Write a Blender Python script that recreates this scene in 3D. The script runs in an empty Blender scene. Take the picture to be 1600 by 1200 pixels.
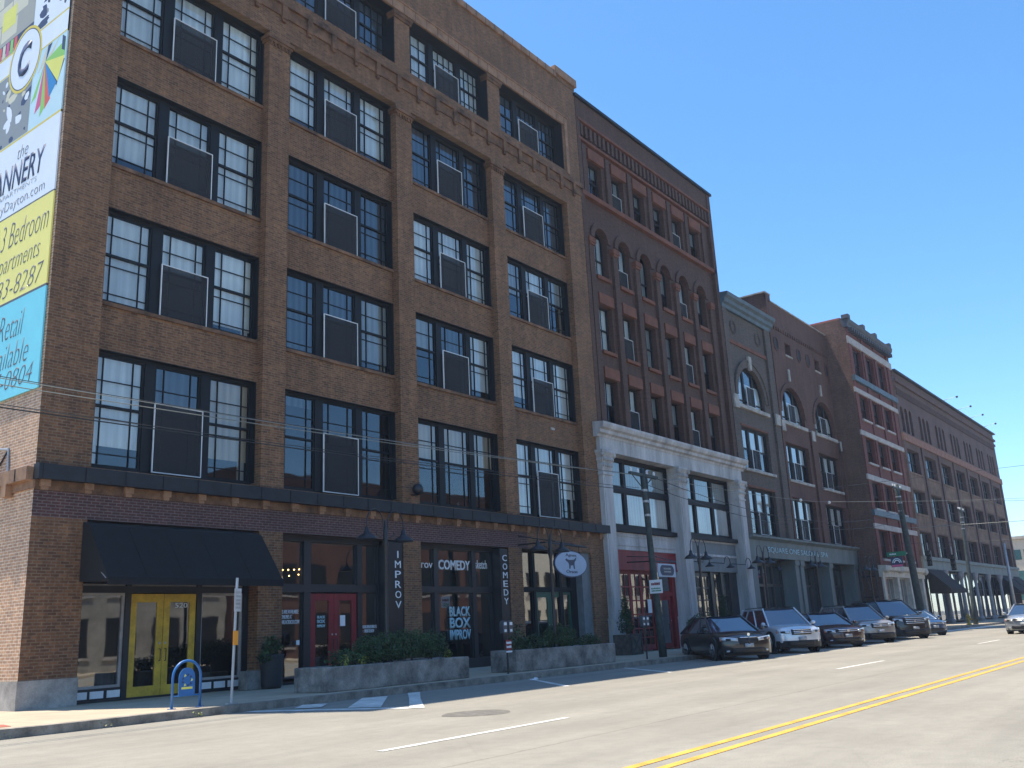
import bpy, bmesh, math, random
from mathutils import Vector, Matrix
random.seed(7)
R = math.radians
sc = bpy.context.scene
COL = sc.collection
# ---------------- camera ----------------
cam = bpy.data.cameras.new('camera'); co = bpy.data.objects.new('camera', cam); COL.objects.link(co)
sc.camera = co
YAW, PIT, ROL = R(36.619), R(14.780), R(-2.806)
f_ = Vector((math.cos(YAW)*math.cos(PIT), math.sin(YAW)*math.cos(PIT), math.sin(PIT)))
r_ = Vector((math.sin(YAW), -math.cos(YAW), 0)); u_ = r_.cross(f_)
r2 = r_*math.cos(ROL)+u_*math.sin(ROL); u2 = u_*math.cos(ROL)-r_*math.sin(ROL)
M = Matrix((r2, u2, -f_)).transposed().to_4x4(); M.translation = Vector((-10.188, -21.0, 1.275))
co.matrix_world = M
cam.sensor_width = 36; cam.lens = 36*1465.4/1600; cam.clip_end = 3000; cam.clip_start = 0.1
# ---------------- world, sun, exposure ----------------
SD = Vector((-2.5, 7.9, 26.4)).normalized()
EL = math.asin(SD.z); AZ = math.atan2(SD.x, SD.y)
w = bpy.data.worlds.new('World'); sc.world = w; w.use_nodes = True
nt = w.node_tree; bg = nt.nodes['Background']
sky = nt.nodes.new('ShaderNodeTexSky'); sky.sky_type = 'NISHITA'; sky.sun_disc = False
sky.sun_elevation = EL; sky.sun_rotation = AZ; sky.altitude = 600; sky.air_density = .95; sky.dust_density = 0.5; sky.ozone_density = 4.5
hs = nt.nodes.new('ShaderNodeHueSaturation'); hs.inputs['Saturation'].default_value = 1.16; hs.inputs['Hue'].default_value = .495; hs.inputs['Value'].default_value = 1.08; nt.links.new(sky.outputs[0], hs.inputs['Color'])
nt.links.new(hs.outputs[0], bg.inputs[0]); bg.inputs[1].default_value = 0.15
sl = bpy.data.lights.new('sun', 'SUN'); sl.energy = 5.0; sl.angle = R(0.5); sl.color = (1.0, 0.90, 0.75)
so = bpy.data.objects.new('sun', sl); COL.objects.link(so); so.rotation_euler = SD.to_track_quat('Z', 'Y').to_euler(); so.location = (0, 0, 60)
sc.view_settings.view_transform = 'Standard'; sc.view_settings.look = 'None'; sc.view_settings.gamma = 1; sc.view_settings.exposure = 0.8
# ---------------- materials ----------------
MATS = {}
def principled(name):
    m = bpy.data.materials.new(name); m.use_nodes = True; MATS[name] = m
    return m, m.node_tree, m.node_tree.nodes['Principled BSDF']
def N(t, k, **kw):
    n = t.nodes.new(k)
    for a, b in kw.items(): setattr(n, a, b)
    return n
def ramp(t, fac, stops):
    n = N(t, 'ShaderNodeValToRGB'); e = n.color_ramp.elements
    while len(e) < len(stops): e.new(0.5)
    for i, (p, c) in enumerate(stops): e[i].position = p; e[i].color = (*c, 1) if len(c) == 3 else c
    t.links.new(fac, n.inputs[0]); return n.outputs[0]
def mixc(t, mode, fac, a, b):
    n = N(t, 'ShaderNodeMix', data_type='RGBA', blend_type=mode)
    for s, v in ((0, fac), (6, a), (7, b)):
        if isinstance(v, (int, float)): n.inputs[s].default_value = v
        elif isinstance(v, tuple): n.inputs[s].default_value = (*v, 1)
        else: t.links.new(v, n.inputs[s])
    return n.outputs[2]
def noise(t, vec, scale, detail=4, rough=.6):
    n = N(t, 'ShaderNodeTexNoise'); n.inputs['Scale'].default_value = scale; n.inputs['Detail'].default_value = detail; n.inputs['Roughness'].default_value = rough
    if vec is not None: t.links.new(vec, n.inputs['Vector'])
    return n.outputs['Fac']
def coords(t):
    return N(t, 'ShaderNodeNewGeometry').outputs['Position']
def bump(t, b, h, strength=.3, dist=.02):
    n = N(t, 'ShaderNodeBump'); n.inputs['Strength'].default_value = strength; n.inputs['Distance'].default_value = dist
    t.links.new(h, n.inputs['Height']); t.links.new(n.outputs[0], b.inputs['Normal'])
def brick(name, c1, c2, mortar, stain=(.35, .3, .28), amt=.5, dark=.5, bw=.21, bh=.07, ms=.011, seed=0):
    m, t, b = principled(name); p = coords(t)
    s = N(t, 'ShaderNodeSeparateXYZ'); t.links.new(p, s.inputs[0])
    a = N(t, 'ShaderNodeMath', operation='ADD'); t.links.new(s.outputs[0], a.inputs[0]); t.links.new(s.outputs[1], a.inputs[1])
    c = N(t, 'ShaderNodeCombineXYZ'); t.links.new(a.outputs[0], c.inputs[0]); t.links.new(s.outputs[2], c.inputs[1])
    k = N(t, 'ShaderNodeTexBrick'); t.links.new(c.outputs[0], k.inputs['Vector'])
    k.inputs['Color1'].default_value = (*c1, 1); k.inputs['Color2'].default_value = (*c2, 1); k.inputs['Mortar'].default_value = (*mortar, 1)
    k.inputs['Scale'].default_value = 1; k.inputs['Mortar Size'].default_value = ms; k.inputs['Mortar Smooth'].default_value = .2
    k.inputs['Brick Width'].default_value = bw; k.inputs['Row Height'].default_value = bh; k.inputs['Bias'].default_value = -.1
    n1 = noise(t, c.outputs[0], 9, 2, .5)
    col = mixc(t, 'MULTIPLY', .65, k.outputs['Color'], ramp(t, n1, [(.33, (.62, .6, .6)), (.62, (1.1, 1.08, 1.06))]))
    n2 = noise(t, c.outputs[0], .55, 5, .62)
    col = mixc(t, 'MULTIPLY', amt, col, ramp(t, n2, [(.32, stain), (.58, (1, 1, 1))]))
    mp = N(t, 'ShaderNodeMapping'); mp.inputs['Scale'].default_value = (1.3, .16, 1); t.links.new(c.outputs[0], mp.inputs[0])
    n3 = noise(t, mp.outputs[0], 2.2, 6, .72)
    col = mixc(t, 'MULTIPLY', amt*.8, col, ramp(t, n3, [(.4, (dark, dark, dark)), (.6, (1, 1, 1))]))
    t.links.new(col, b.inputs['Base Color']); b.inputs['Roughness'].default_value = .88
    bump(t, b, k.outputs['Fac'], -.35, .012)
    return m
def plain(name, col, rough=.6, metal=0, var=.18, scale=3, bmp=0, coat=0, spec=.5, streak=False):
    m, t, b = principled(name); p = coords(t)
    if var:
        v = p
        if streak:
            mp = N(t, 'ShaderNodeMapping'); mp.inputs['Scale'].default_value = (1, 1, .15); t.links.new(p, mp.inputs[0]); v = mp.outputs[0]
        n1 = noise(t, v, scale, 5, .65)
        c = mixc(t, 'MULTIPLY', 1, col, ramp(t, n1, [(.3, (1-var*1.6,)*3), (.68, (1+var*.6,)*3)]))
        n2 = noise(t, p, scale*14, 3, .6)
        c = mixc(t, 'MULTIPLY', .5, c, ramp(t, n2, [(.3, (1-var,)*3), (.7, (1+var*.5,)*3)]))
        t.links.new(c, b.inputs['Base Color'])
        if bmp: bump(t, b, n2, bmp, .01)
    else: b.inputs['Base Color'].default_value = (*col, 1)
    b.inputs['Roughness'].default_value = rough; b.inputs['Metallic'].default_value = metal
    b.inputs['Coat Weight'].default_value = coat; b.inputs['Specular IOR Level'].default_value = spec; b.inputs['Coat Roughness'].default_value = .05
    return m
def emit(name, col, s):
    m, t, b = principled(name); b.inputs['Emission Color'].default_value = (*col, 1); b.inputs['Emission Strength'].default_value = s; return m
def glassm(name, tint, base=.05, k=1.35, ior=1.5, rough=.02):
    m = bpy.data.materials.new(name); m.use_nodes = True; t = m.node_tree; t.nodes.clear()
    o = N(t, 'ShaderNodeOutputMaterial'); mx = N(t, 'ShaderNodeMixShader'); tr = N(t, 'ShaderNodeBsdfTransparent'); gl = N(t, 'ShaderNodeBsdfGlossy')
    tr.inputs[0].default_value = (*tint, 1); gl.inputs['Roughness'].default_value = rough; gl.inputs[0].default_value = (.92, .96, 1, 1)
    fr = N(t, 'ShaderNodeFresnel'); fr.inputs[0].default_value = ior
    ma = N(t, 'ShaderNodeMath', operation='MULTIPLY_ADD'); t.links.new(fr.outputs[0], ma.inputs[0]); ma.inputs[1].default_value = k; ma.inputs[2].default_value = base; ma.use_clamp = True
    # gentle waviness of old panes
    n = noise(t, coords(t), 1.1, 1, .5); bp = N(t, 'ShaderNodeBump'); bp.inputs['Strength'].default_value = .045; bp.inputs['Distance'].default_value = .05
    t.links.new(n, bp.inputs['Height']); t.links.new(bp.outputs[0], gl.inputs['Normal'])
    t.links.new(ma.outputs[0], mx.inputs[0]); t.links.new(tr.outputs[0], mx.inputs[1]); t.links.new(gl.outputs[0], mx.inputs[2]); t.links.new(mx.outputs[0], o.inputs[0])
    return m
BR1 = brick('brown_brick', (.27, .118, .048), (.12, .053, .026), (.25, .165, .1), amt=.5, ms=.012, stain=(.5, .46, .43), dark=.42)
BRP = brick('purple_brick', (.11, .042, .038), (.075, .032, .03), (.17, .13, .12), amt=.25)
BRS = brick('tan_sunlit_side_brick', (.62, .35, .2), (.45, .26, .165), (.74, .6, .45), amt=.3, stain=(.6, .55, .5))  # tan side brick, colour raised to stand in for grazing sun
BR2 = brick('dark_red_brick', (.125, .056, .036), (.082, .04, .028), (.085, .055, .043), amt=.5, stain=(.6, .55, .5))
BR3 = brick('grey_stone_brick', (.15, .118, .095), (.11, .088, .073), (.1, .08, .07), amt=.45, stain=(.55, .55, .55))
BR4 = brick('red_brown_brick', (.155, .063, .042), (.105, .046, .034), (.12, .07, .056), amt=.5)
BR5 = brick('red_painted_brick', (.2, .05, .038), (.14, .037, .031), (.14, .055, .045), amt=.4)
BR5S = brick('rough_side_brick', (.18, .08, .052), (.115, .057, .04), (.16, .11, .082), amt=.6, stain=(.45, .42, .4))
BR6 = brick('far_brown_brick', (.145, .078, .062), (.105, .058, .048), (.115, .075, .065), amt=.45)
ORG = plain('orange_sandstone', (.185, .066, .034), .85, var=.25, scale=1.5)
TER = plain('terracotta', (.33, .185, .105), .8, var=.3, scale=2.5, bmp=.2)
TERS = plain('stained_terracotta', (.2, .102, .052), .85, var=.5, scale=2.2, bmp=.2)
STONE = plain('pale_stone', (.42, .39, .35), .85, var=.3, scale=2, bmp=.2)
STONEW = plain('white_lintel_stone', (.42, .385, .36), .85, var=.2, scale=2)
BROWNST = plain('brown_sandstone', (.185, .11, .072), .9, var=.35, scale=1.2, bmp=.2)
WHITE = plain('white_painted_iron', (.49, .475, .465), .7, var=.3, scale=1.8, bmp=.2, streak=True)
CREAM = plain('cream_paint', (.55, .5, .42), .7, var=.2, scale=2)
FRAME = plain('dark_blue_grey_frame', (.011, .013, .016), .6, var=.15, scale=2, spec=.25)
BLACK = plain('black_painted_wood', (.018, .021, .026), .4, var=.2, scale=2)
LEDGE = plain('dark_slate_ledge', (.013, .015, .02), .65, var=.4, scale=3, bmp=.1)
BLUECOR = plain('blue_grey_cornice', (.075, .12, .155), .6, var=.3, scale=2)
GREYSF = plain('grey_green_fascia', (.15, .175, .17), .65, var=.2, scale=1.5, streak=True)
GREYP = plain('grey_panel', (.17, .19, .2), .6, var=.15)
RED = plain('red_paint', (.25, .011, .014), .55, var=.28, scale=2.5, streak=True)
REDD = plain('deep_red_paint', (.26, .022, .035), .5, var=.2, scale=2)
YEL = plain('yellow_paint', (.66, .41, .035), .5, var=.22, scale=3)
GREEN = plain('dark_green_paint', (.01, .085, .055), .45, var=.1)
def screenm():
    m, t, b = principled('grey_insect_screen'); b.inputs['Base Color'].default_value = (.028, .029, .031, 1); b.inputs['Roughness'].default_value = .9; b.inputs['Alpha'].default_value = .66; return m
SCRN = screenm()
WMET = plain('white_metal', (.8, .8, .8), .5, var=.08)
CANV = plain('black_canvas', (.009, .009, .011), .95, var=.2, scale=4)
ROOM = plain('dark_room', (.03, .027, .026), .95, var=.3, scale=.8)
def blindm(name, col, var):
    m, t, b = principled(name); p = coords(t); w = N(t, 'ShaderNodeTexWave'); w.inputs['Scale'].default_value = 1.3; w.inputs['Distortion'].default_value = 2.2; w.inputs['Detail'].default_value = 3; w.inputs['Detail Scale'].default_value = .8
    mp = N(t, 'ShaderNodeMapping'); mp.inputs['Scale'].default_value = (1, 1, .06); t.links.new(p, mp.inputs[0]); t.links.new(mp.outputs[0], w.inputs['Vector'])
    n = noise(t, p, .45, 3, .5); n2 = noise(t, mp.outputs[0], 7, 3, .6)
    c = mixc(t, 'MULTIPLY', 1, col, ramp(t, w.outputs['Fac'], [(0, (1-var,)*3), (1, (1, 1, 1))])); c = mixc(t, 'MULTIPLY', 1, c, ramp(t, n, [(.3, (.72, .74, .76)), (.65, (1.06, 1.05, 1.02))])); c = mixc(t, 'MULTIPLY', 1, c, ramp(t, n2, [(.3, (.84, .84, .84)), (.6, (1.04, 1.04, 1.04))]))  # wave bands paint vertical fold shading into the blind colour
    t.links.new(c, b.inputs['Base Color']); b.inputs['Roughness'].default_value = .9; return m
BLI = [blindm('white_blind', (.92, .93, .92), .14), blindm('grey_blind', (.46, .48, .48), .2), blindm('blue_blind', (.11, .135, .165), .35), blindm('tan_blind', (.55, .47, .37), .16)]
GLASS = glassm('window_glass', (.9, .93, .93))
FARG = glassm('far_window_glass', (.4, .42, .42), base=.01, k=.7)
SHOP = glassm('shop_glass', (.5, .51, .5), base=.17, k=1.7)
ROOF = plain('roof_tar', (.05, .05, .05), .95, var=.3)
IRON = plain('black_iron', (.014, .016, .02), .42, var=.15)
GREENPOLE = plain('weathered_green_pole', (.035, .055, .055), .7, var=.4, scale=5)
GALV = plain('galvanised_steel', (.42, .43, .44), .45, .5, var=.15)
CONC = plain('stained_concrete', (.27, .25, .225), .92, var=.45, scale=1.9, bmp=.35)
CONCL = plain('pale_concrete_base', (.42, .39, .35), .9, var=.3, scale=2, bmp=.2)
WOOD = plain('grey_wood', (.1, .085, .07), .85, var=.4, scale=6)
TYRE = plain('tyre_rubber', (.014, .014, .015), .8, var=.2)
RIM = plain('alloy_rim', (.2, .21, .22), .35, .8, var=.05)
DPLAST = plain('dark_plastic', (.012, .013, .015), .5, var=.1)
CHROME = plain('chrome', (.75, .77, .8), .15, 1, var=0)
CARGL = plain('car_glass', (.02, .035, .06), .04, 0, var=0, coat=.0, spec=1)
CARGL.node_tree.nodes['Principled BSDF'].inputs['IOR'].default_value = 1.9
LAMPG = plain('headlight_lens', (.5, .53, .56), .12, .3, var=0, coat=1)
AMBER = plain('amber_lens', (.7, .12, .02), .2, var=0)
LEAF = plain('hedge_leaf', (.045, .105, .03), .6, var=.5, scale=5)
LEAFD = plain('dark_leaf', (.022, .055, .02), .6, var=.5, scale=5)
LEAFY = plain('yellow_green_leaf', (.28, .3, .05), .6, var=.3, scale=5)
SOIL = plain('soil', (.04, .03, .022), 1, var=.3)
WHITEP = plain('white_letter', (.72, .76, .8), .6, var=0)
LBLUE = plain('pale_blue_letter', (.38, .56, .62), .6, var=0)
NAVY = plain('navy_ink', (.04, .05, .09), .6, var=0)
BAN = {k: plain('banner_'+k, c, .55, var=.03, scale=1) for k, c in dict(white=(.84, .88, .93), yellow=(.95, .83, .22), cyan=(.2, .68, .78), ink=(.11, .11, .125), gold=(.8, .62, .08), pale=(.6, .8, .84), stone=(.42, .4, .33), lime=(.3, .62, .12), pink=(.7, .12, .25), red=(.75, .12, .08), blue=(.03, .25, .55), lemon=(.85, .8, .15), navy=(.04, .055, .12), cream=(.72, .66, .48), grey=(.3, .31, .3)).items()}
ORANGE = plain('orange_sticker', (.8, .3, .02), .6, var=0)
BLUEP = plain('blue_paint', (.03, .16, .42), .4, var=.12, scale=4)
STRW = plain('road_white_paint', (.68, .67, .62), .8, var=.25, scale=2.5)
STRY = plain('road_yellow_paint', (.66, .37, .06), .8, var=.22, scale=2.5)
CAST = plain('cast_iron', (.028, .024, .022), .9, .0, var=.4, scale=8, bmp=.4)
REDPAV = plain('red_tactile_paving', (.42, .12, .08), .9, var=.2)
SIGNG = plain('sign_green', (.01, .2, .1), .5, var=.05)
PAPER = plain('paper_white', (.75, .75, .77), .7, var=.05)
BULB = emit('warm_bulb', (1, .62, .2), 12)
CABW = plain('pale_cable', (.2, .21, .19), .6, var=.1)
CABD = plain('dark_cable', (.02, .022, .024), .6, var=.1)
def paint(name, col, metal=.3, rough=.28): return plain(name, col, rough, metal, var=0, coat=1)
def asphalt():
    m, t, b = principled('worn_asphalt'); p = coords(t)
    base = (.272, .256, .216)
    n1 = noise(t, p, .35, 5, .6); n2 = noise(t, p, 60, 3, .7); n3 = noise(t, p, 4, 5, .7)
    mp = N(t, 'ShaderNodeMapping'); mp.inputs['Scale'].default_value = (.05, .9, 1); t.links.new(p, mp.inputs[0]); n4 = noise(t, mp.outputs[0], 1.2, 4, .6)
    c = mixc(t, 'MULTIPLY', 1, base, ramp(t, n1, [(.3, (.86, .85, .84)), (.7, (1.06, 1.06, 1.05))]))
    c = mixc(t, 'MULTIPLY', .8, c, ramp(t, n2, [(.3, (.7, .7, .7)), (.7, (1.18, 1.18, 1.18))]))
    c = mixc(t, 'MULTIPLY', .6, c, ramp(t, n3, [(.35, (.86, .86, .86)), (.6, (1.05, 1.05, 1.05))]))
    c = mixc(t, 'MULTIPLY', .8, c, ramp(t, n4, [(.36, (.85, .85, .86)), (.64, (1.05, 1.05, 1.05))]))
    # oil spots
    v = noise(t, p, 1.7, 6, .75); c = mixc(t, 'MULTIPLY', 1, c, ramp(t, v, [(.22, (.45, .44, .42)), (.30, (1, 1, 1))]))
    # lengthwise joint and wandering cracks
    s = N(t, 'ShaderNodeSeparateXYZ'); t.links.new(p, s.inputs[0])
    n5 = noise(t, p, 1.3, 5, .7)
    def crack(y0, amp, wdt, col):
        nonlocal c
        a = N(t, 'ShaderNodeMath', operation='MULTIPLY_ADD'); t.links.new(n5, a.inputs[0]); a.inputs[1].default_value = amp; t.links.new(s.outputs[1], a.inputs[2])
        d = N(t, 'ShaderNodeMath', operation='SUBTRACT'); t.links.new(a.outputs[0], d.inputs[0]); d.inputs[1].default_value = y0+amp*.5
        e = N(t, 'ShaderNodeMath', operation='ABSOLUTE'); t.links.new(d.outputs[0], e.inputs[0])
        c = mixc(t, 'MULTIPLY', 1, c, ramp(t, e.outputs[0], [(0, col), (wdt, (1, 1, 1))]))
    crack(-14.35, .12, .016, (.42, .4, .38)); crack(-19.2, 1.6, .02, (.7, .7, .7))
    vo = N(t, 'ShaderNodeTexVoronoi', feature='DISTANCE_TO_EDGE'); vo.inputs['Scale'].default_value = .33; nn = N(t, 'ShaderNodeVectorMath', operation='ADD')
    t.links.new(p, nn.inputs[0]); t.links.new(N(t, 'ShaderNodeTexNoise').outputs['Color'], nn.inputs[1]); t.links.new(nn.outputs[0], vo.inputs['Vector'])
    c = mixc(t, 'MULTIPLY', .1, c, ramp(t, vo.outputs[0], [(0, (.45, .45, .45)), (.008, (1, 1, 1))]))
    t.links.new(c, b.inputs['Base Color']); b.inputs['Roughness'].default_value = .9; bump(t, b, n2, .4, .008); return m
def sidewalkm():
    m, t, b = principled('pavement_concrete'); p = coords(t)
    k = N(t, 'ShaderNodeTexBrick'); k.offset = 0; t.links.new(p, k.inputs['Vector']); k.inputs['Scale'].default_value = 1
    for a, c in (('Color1', (.47, .385, .275)), ('Color2', (.43, .36, .26)), ('Mortar', (.22, .19, .16))): k.inputs[a].default_value = (*c, 1)
    k.inputs['Brick Width'].default_value = 1.65; k.inputs['Row Height'].default_value = 1.65; k.inputs['Mortar Size'].default_value = .012
    c = mixc(t, 'MULTIPLY', .8, k.outputs['Color'], ramp(t, noise(t, p, .8, 6, .65), [(.3, (.72, .72, .72)), (.65, (1.05, 1.05, 1.05))]))
    n2 = noise(t, p, 45, 3, .7); c = mixc(t, 'MULTIPLY', .6, c, ramp(t, n2, [(.3, (.8, .8, .8)), (.7, (1.1, 1.1, 1.1))]))
    t.links.new(c, b.inputs['Base Color']); b.inputs['Roughness'].default_value = .9; bump(t, b, n2, .3, .005); return m
ASPH = asphalt(); PAVE = sidewalkm(); KERB = plain('kerb_concrete', (.26, .235, .2), .9, var=.38, scale=3, bmp=.4)
# ---------------- mesh builder ----------------
class MB:
    def __init__(s): s.v = []; s.f = []; s.m = []; s.mats = []; s.isl = []
    def mi(s, m):
        if m not in s.mats: s.mats.append(m)
        return s.mats.index(m)
    def poly(s, pts, m=None):
        s.isl.append((len(s.v), len(s.f)))
        b = len(s.v); s.v += [Vector(p) for p in pts]; s.f.append(tuple(range(b, b+len(pts)))); s.m.append(s.mi(m)); return s
    def box(s, x0, y0, z0, x1, y1, z1, m=None):
        s.isl.append((len(s.v), len(s.f)))
        if x0 > x1: x0, x1 = x1, x0
        if y0 > y1: y0, y1 = y1, y0
        if z0 > z1: z0, z1 = z1, z0
        b = len(s.v); s.v += [Vector(p) for p in ((x0, y0, z0), (x1, y0, z0), (x1, y1, z0), (x0, y1, z0), (x0, y0, z1), (x1, y0, z1), (x1, y1, z1), (x0, y1, z1))]
        i = s.mi(m)
        for q in ((0, 3, 2, 1), (4, 5, 6, 7), (0, 1, 5, 4), (1, 2, 6, 5), (2, 3, 7, 6), (3, 0, 4, 7)): s.f.append(tuple(b+k for k in q)); s.m.append(i)
        return s
    def tube(s, pts, r, n=8, m=None, cap=True):
        s.isl.append((len(s.v), len(s.f)))
        pts = [Vector(p) for p in pts]; rs = r if isinstance(r, (list, tuple)) else [r]*len(pts); i = s.mi(m); b = len(s.v)
        up = None
        for k, p in enumerate(pts):
            d = (pts[min(k+1, len(pts)-1)]-pts[max(k-1, 0)]).normalized()
            if up is None: up = Vector((0, 0, 1)) if abs(d.z) < .9 else Vector((1, 0, 0))
            a = d.cross(up).normalized(); up = a.cross(d).normalized()
            for j in range(n):
                t = 2*math.pi*j/n; s.v.append(p+(a*math.cos(t)+up*math.sin(t))*rs[k])
        for k in range(len(pts)-1):
            for j in range(n):
                q = (j+1) % n; s.f.append((b+k*n+j, b+k*n+q, b+(k+1)*n+q, b+(k+1)*n+j)); s.m.append(i)
        if cap:
            s.f.append(tuple(b+j for j in range(n))[::-1]); s.f.append(tuple(b+(len(pts)-1)*n+j for j in range(n))); s.m += [i, i]
        return s
    def lathe(s, c, prof, n=16, m=None):
        return s.tube([(c[0], c[1], c[2]+z) for r, z in prof], [max(r, .001) for r, z in prof], n, m)
    def prism(s, poly, axis, a, b, m=None):
        """poly: list of 2-tuples in the plane perpendicular to axis ('x': (y,z), 'y': (x,z), 'z': (x,y))"""
        s.isl.append((len(s.v), len(s.f)))
        def P(q, h): return {'x': (h, q[0], q[1]), 'y': (q[0], h, q[1]), 'z': (q[0], q[1], h)}[axis]
        k = len(poly); b0 = len(s.v); i = s.mi(m); s.v += [Vector(P(q, a)) for q in poly]+[Vector(P(q, b)) for q in poly]
        s.f.append(tuple(range(b0, b0+k))); s.f.append(tuple(range(b0+2*k-1, b0+k-1, -1))); s.m += [i, i]
        for j in range(k): s.f.append((b0+j, b0+(j+1) % k, b0+k+(j+1) % k, b0+k+j)); s.m.append(i)
        return s
    def ball(s, c, r, m=None, n=10, sz=1):
        pr = [(math.sin(math.pi*k/n)*r, -math.cos(math.pi*k/n)*r*sz) for k in range(n+1)]; return s.lathe(c, pr, 12, m)
def wloc(o):
    v = Vector((0, 0, 0))
    while o: v = v+o.location; o = o.parent
    return v
SPLIT = {'lintel', 'column', 'plinth', 'capital', 'corbel', 'kick_panel', 'white_lintel', 'sill', 'white_column', 'column_capital', 'stone_trim', 'rosette', 'oval_niche', 'niche_surround', 'chandelier_bulbs', 'window_band', 'paper_notice', 'sandstone_spandrel', 'string_course', 'grey_panel', 'foot', 'awning_rod', 'bolt', 'side_trim', 'door_handle', 'terracotta_band', 'emblem_piece', 'roof_rail'}
def clusters(mb):
    n = len(mb.isl); ends = mb.isl[1:]+[(len(mb.v), len(mb.f))]; par = list(range(n)); B = []
    def find(a):
        while par[a] != a: par[a] = par[par[a]]; a = par[a]
        return a
    for (v0, f0), (v1, f1) in zip(mb.isl, ends):
        V = mb.v[v0:v1]; B.append([min(p[i] for p in V)-.006 for i in range(3)]+[max(p[i] for p in V)+.006 for i in range(3)])
    for a in range(n):
        for b in range(a):
            if all(B[a][i] <= B[b][i+3] and B[b][i] <= B[a][i+3] for i in range(3)): par[find(a)] = find(b)
    out = {}
    for a in range(n):
        r = find(a); c = out.setdefault(r, MB()); (v0, f0), (v1, f1) = mb.isl[a], ends[a]; o = len(c.v)-v0; c.isl.append((len(c.v), len(c.f)))
        c.mats = mb.mats; c.v += mb.v[v0:v1]; c.f += [tuple(i+o for i in f) for f in mb.f[f0:f1]]; c.m += mb.m[f0:f1]
    return list(out.values())
def build(name, mb, parent=None, mat=None, smooth=False, bevel=0, world=True, label=None):
    if name in SPLIT and parent and len(mb.isl) > 1:
        cl = clusters(mb)
        if 1 < len(cl) <= 100:
            for c in cl: c.isl = []; o = build(name, c, parent, mat, smooth, bevel, world, label)
            return o
    me = bpy.data.meshes.new(name); off = wloc(parent) if (parent and world) else Vector((0, 0, 0))
    me.from_pydata([tuple(v-off) for v in mb.v], [], mb.f)
    for m in mb.mats: me.materials.append(m if m is not None else mat)
    me.polygons.foreach_set('material_index', mb.m)
    bm = bmesh.new(); bm.from_mesh(me)
    if smooth is not False: bmesh.ops.remove_doubles(bm, verts=bm.verts, dist=1e-5)
    (None if name == 'pane' else bmesh.ops.recalc_face_normals(bm, faces=bm.faces)); bm.to_mesh(me); bm.free()
    if smooth: me.polygons.foreach_set('use_smooth', [True]*len(me.polygons))
    me.update(); o = bpy.data.objects.new(name, me); COL.objects.link(o)
    if parent: o.parent = parent
    if bevel:
        md = o.modifiers.new('bevel', 'BEVEL'); md.width = bevel; md.segments = 2; md.limit_method = 'ANGLE'
    if label: o['label'] = label
    return o
def thing(name, label, cat, loc=(0, 0, 0), rz=0, group=None):
    o = bpy.data.objects.new(name, None); COL.objects.link(o); o.location = loc; o.rotation_euler = (0, 0, rz); o.empty_display_size = .3
    o['label'] = label; o['category'] = cat
    if group: o['group'] = group
    return o
def tag(o, label, cat, group=None):
    o['label'] = label; o['category'] = cat
    if group: o['group'] = group
    return o
def struct(name, mb, mat=None, parent=None):
    o = build(name, mb, parent, mat)
    if not parent: o['kind'] = 'structure'
    return o
def kids(o): return [c for c in bpy.data.objects if c.parent == o]

def dup(root, loc, rz, label, group=None, scale=None):
    r = root.copy(); COL.objects.link(r); r.location = loc; r.rotation_euler = (0, 0, rz); r['label'] = label
    if scale: r.scale = scale
    if group: r['group'] = group
    for ch in kids(root):
        c = ch.copy(); COL.objects.link(c); c.parent = r
        for g in kids(ch): d = g.copy(); COL.objects.link(d); d.parent = c
    return r
def text(name, body, box, y, face, mat, parent, shear=0, ext=.01, bold=0.0, label=None):
    """box=(u0,z0,u1,z1): facing '-y' u is x; facing '-x' u is -y and y argument is x"""
    cu = bpy.data.curves.new('t', 'FONT'); cu.body = body; cu.size = 1; cu.extrude = .0; cu.shear = shear; cu.resolution_u = 3; cu.offset = bold
    cu.align_x = 'CENTER'; cu.space_line = .9
    to = bpy.data.objects.new('t', cu); COL.objects.link(to); bpy.context.view_layer.update()
    me = bpy.data.meshes.new_from_object(to.evaluated_get(bpy.context.evaluated_depsgraph_get())); bpy.data.objects.remove(to)
    xs = [v.co.x for v in me.vertices]; ys = [v.co.y for v in me.vertices]; x0, x1, y0, y1 = min(xs), max(xs), min(ys), max(ys)
    off = wloc(parent)
    for v in me.vertices:
        u = box[0]+(v.co.x-x0)/(x1-x0)*(box[2]-box[0]); z = box[1]+(v.co.y-y0)/(y1-y0)*(box[3]-box[1])
        v.co = (Vector((u, y, z)) if face == '-y' else Vector((y, -u, z)))-off
    me.materials.clear(); me.materials.append(mat); me.name = name
    o = bpy.data.objects.new(name, me); COL.objects.link(o); o.parent = parent
    md = o.modifiers.new('s', 'SOLIDIFY'); md.thickness = ext; md.offset = 0
    if label: o['label'] = label
    return o
def arc(xa, xb, zs, rise, n=14):
    c = (xa+xb)/2; r = (xb-xa)/2
    return [(c-r*math.cos(math.pi*k/n), zs+rise*math.sin(math.pi*k/n)) for k in range(n+1)]
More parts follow.
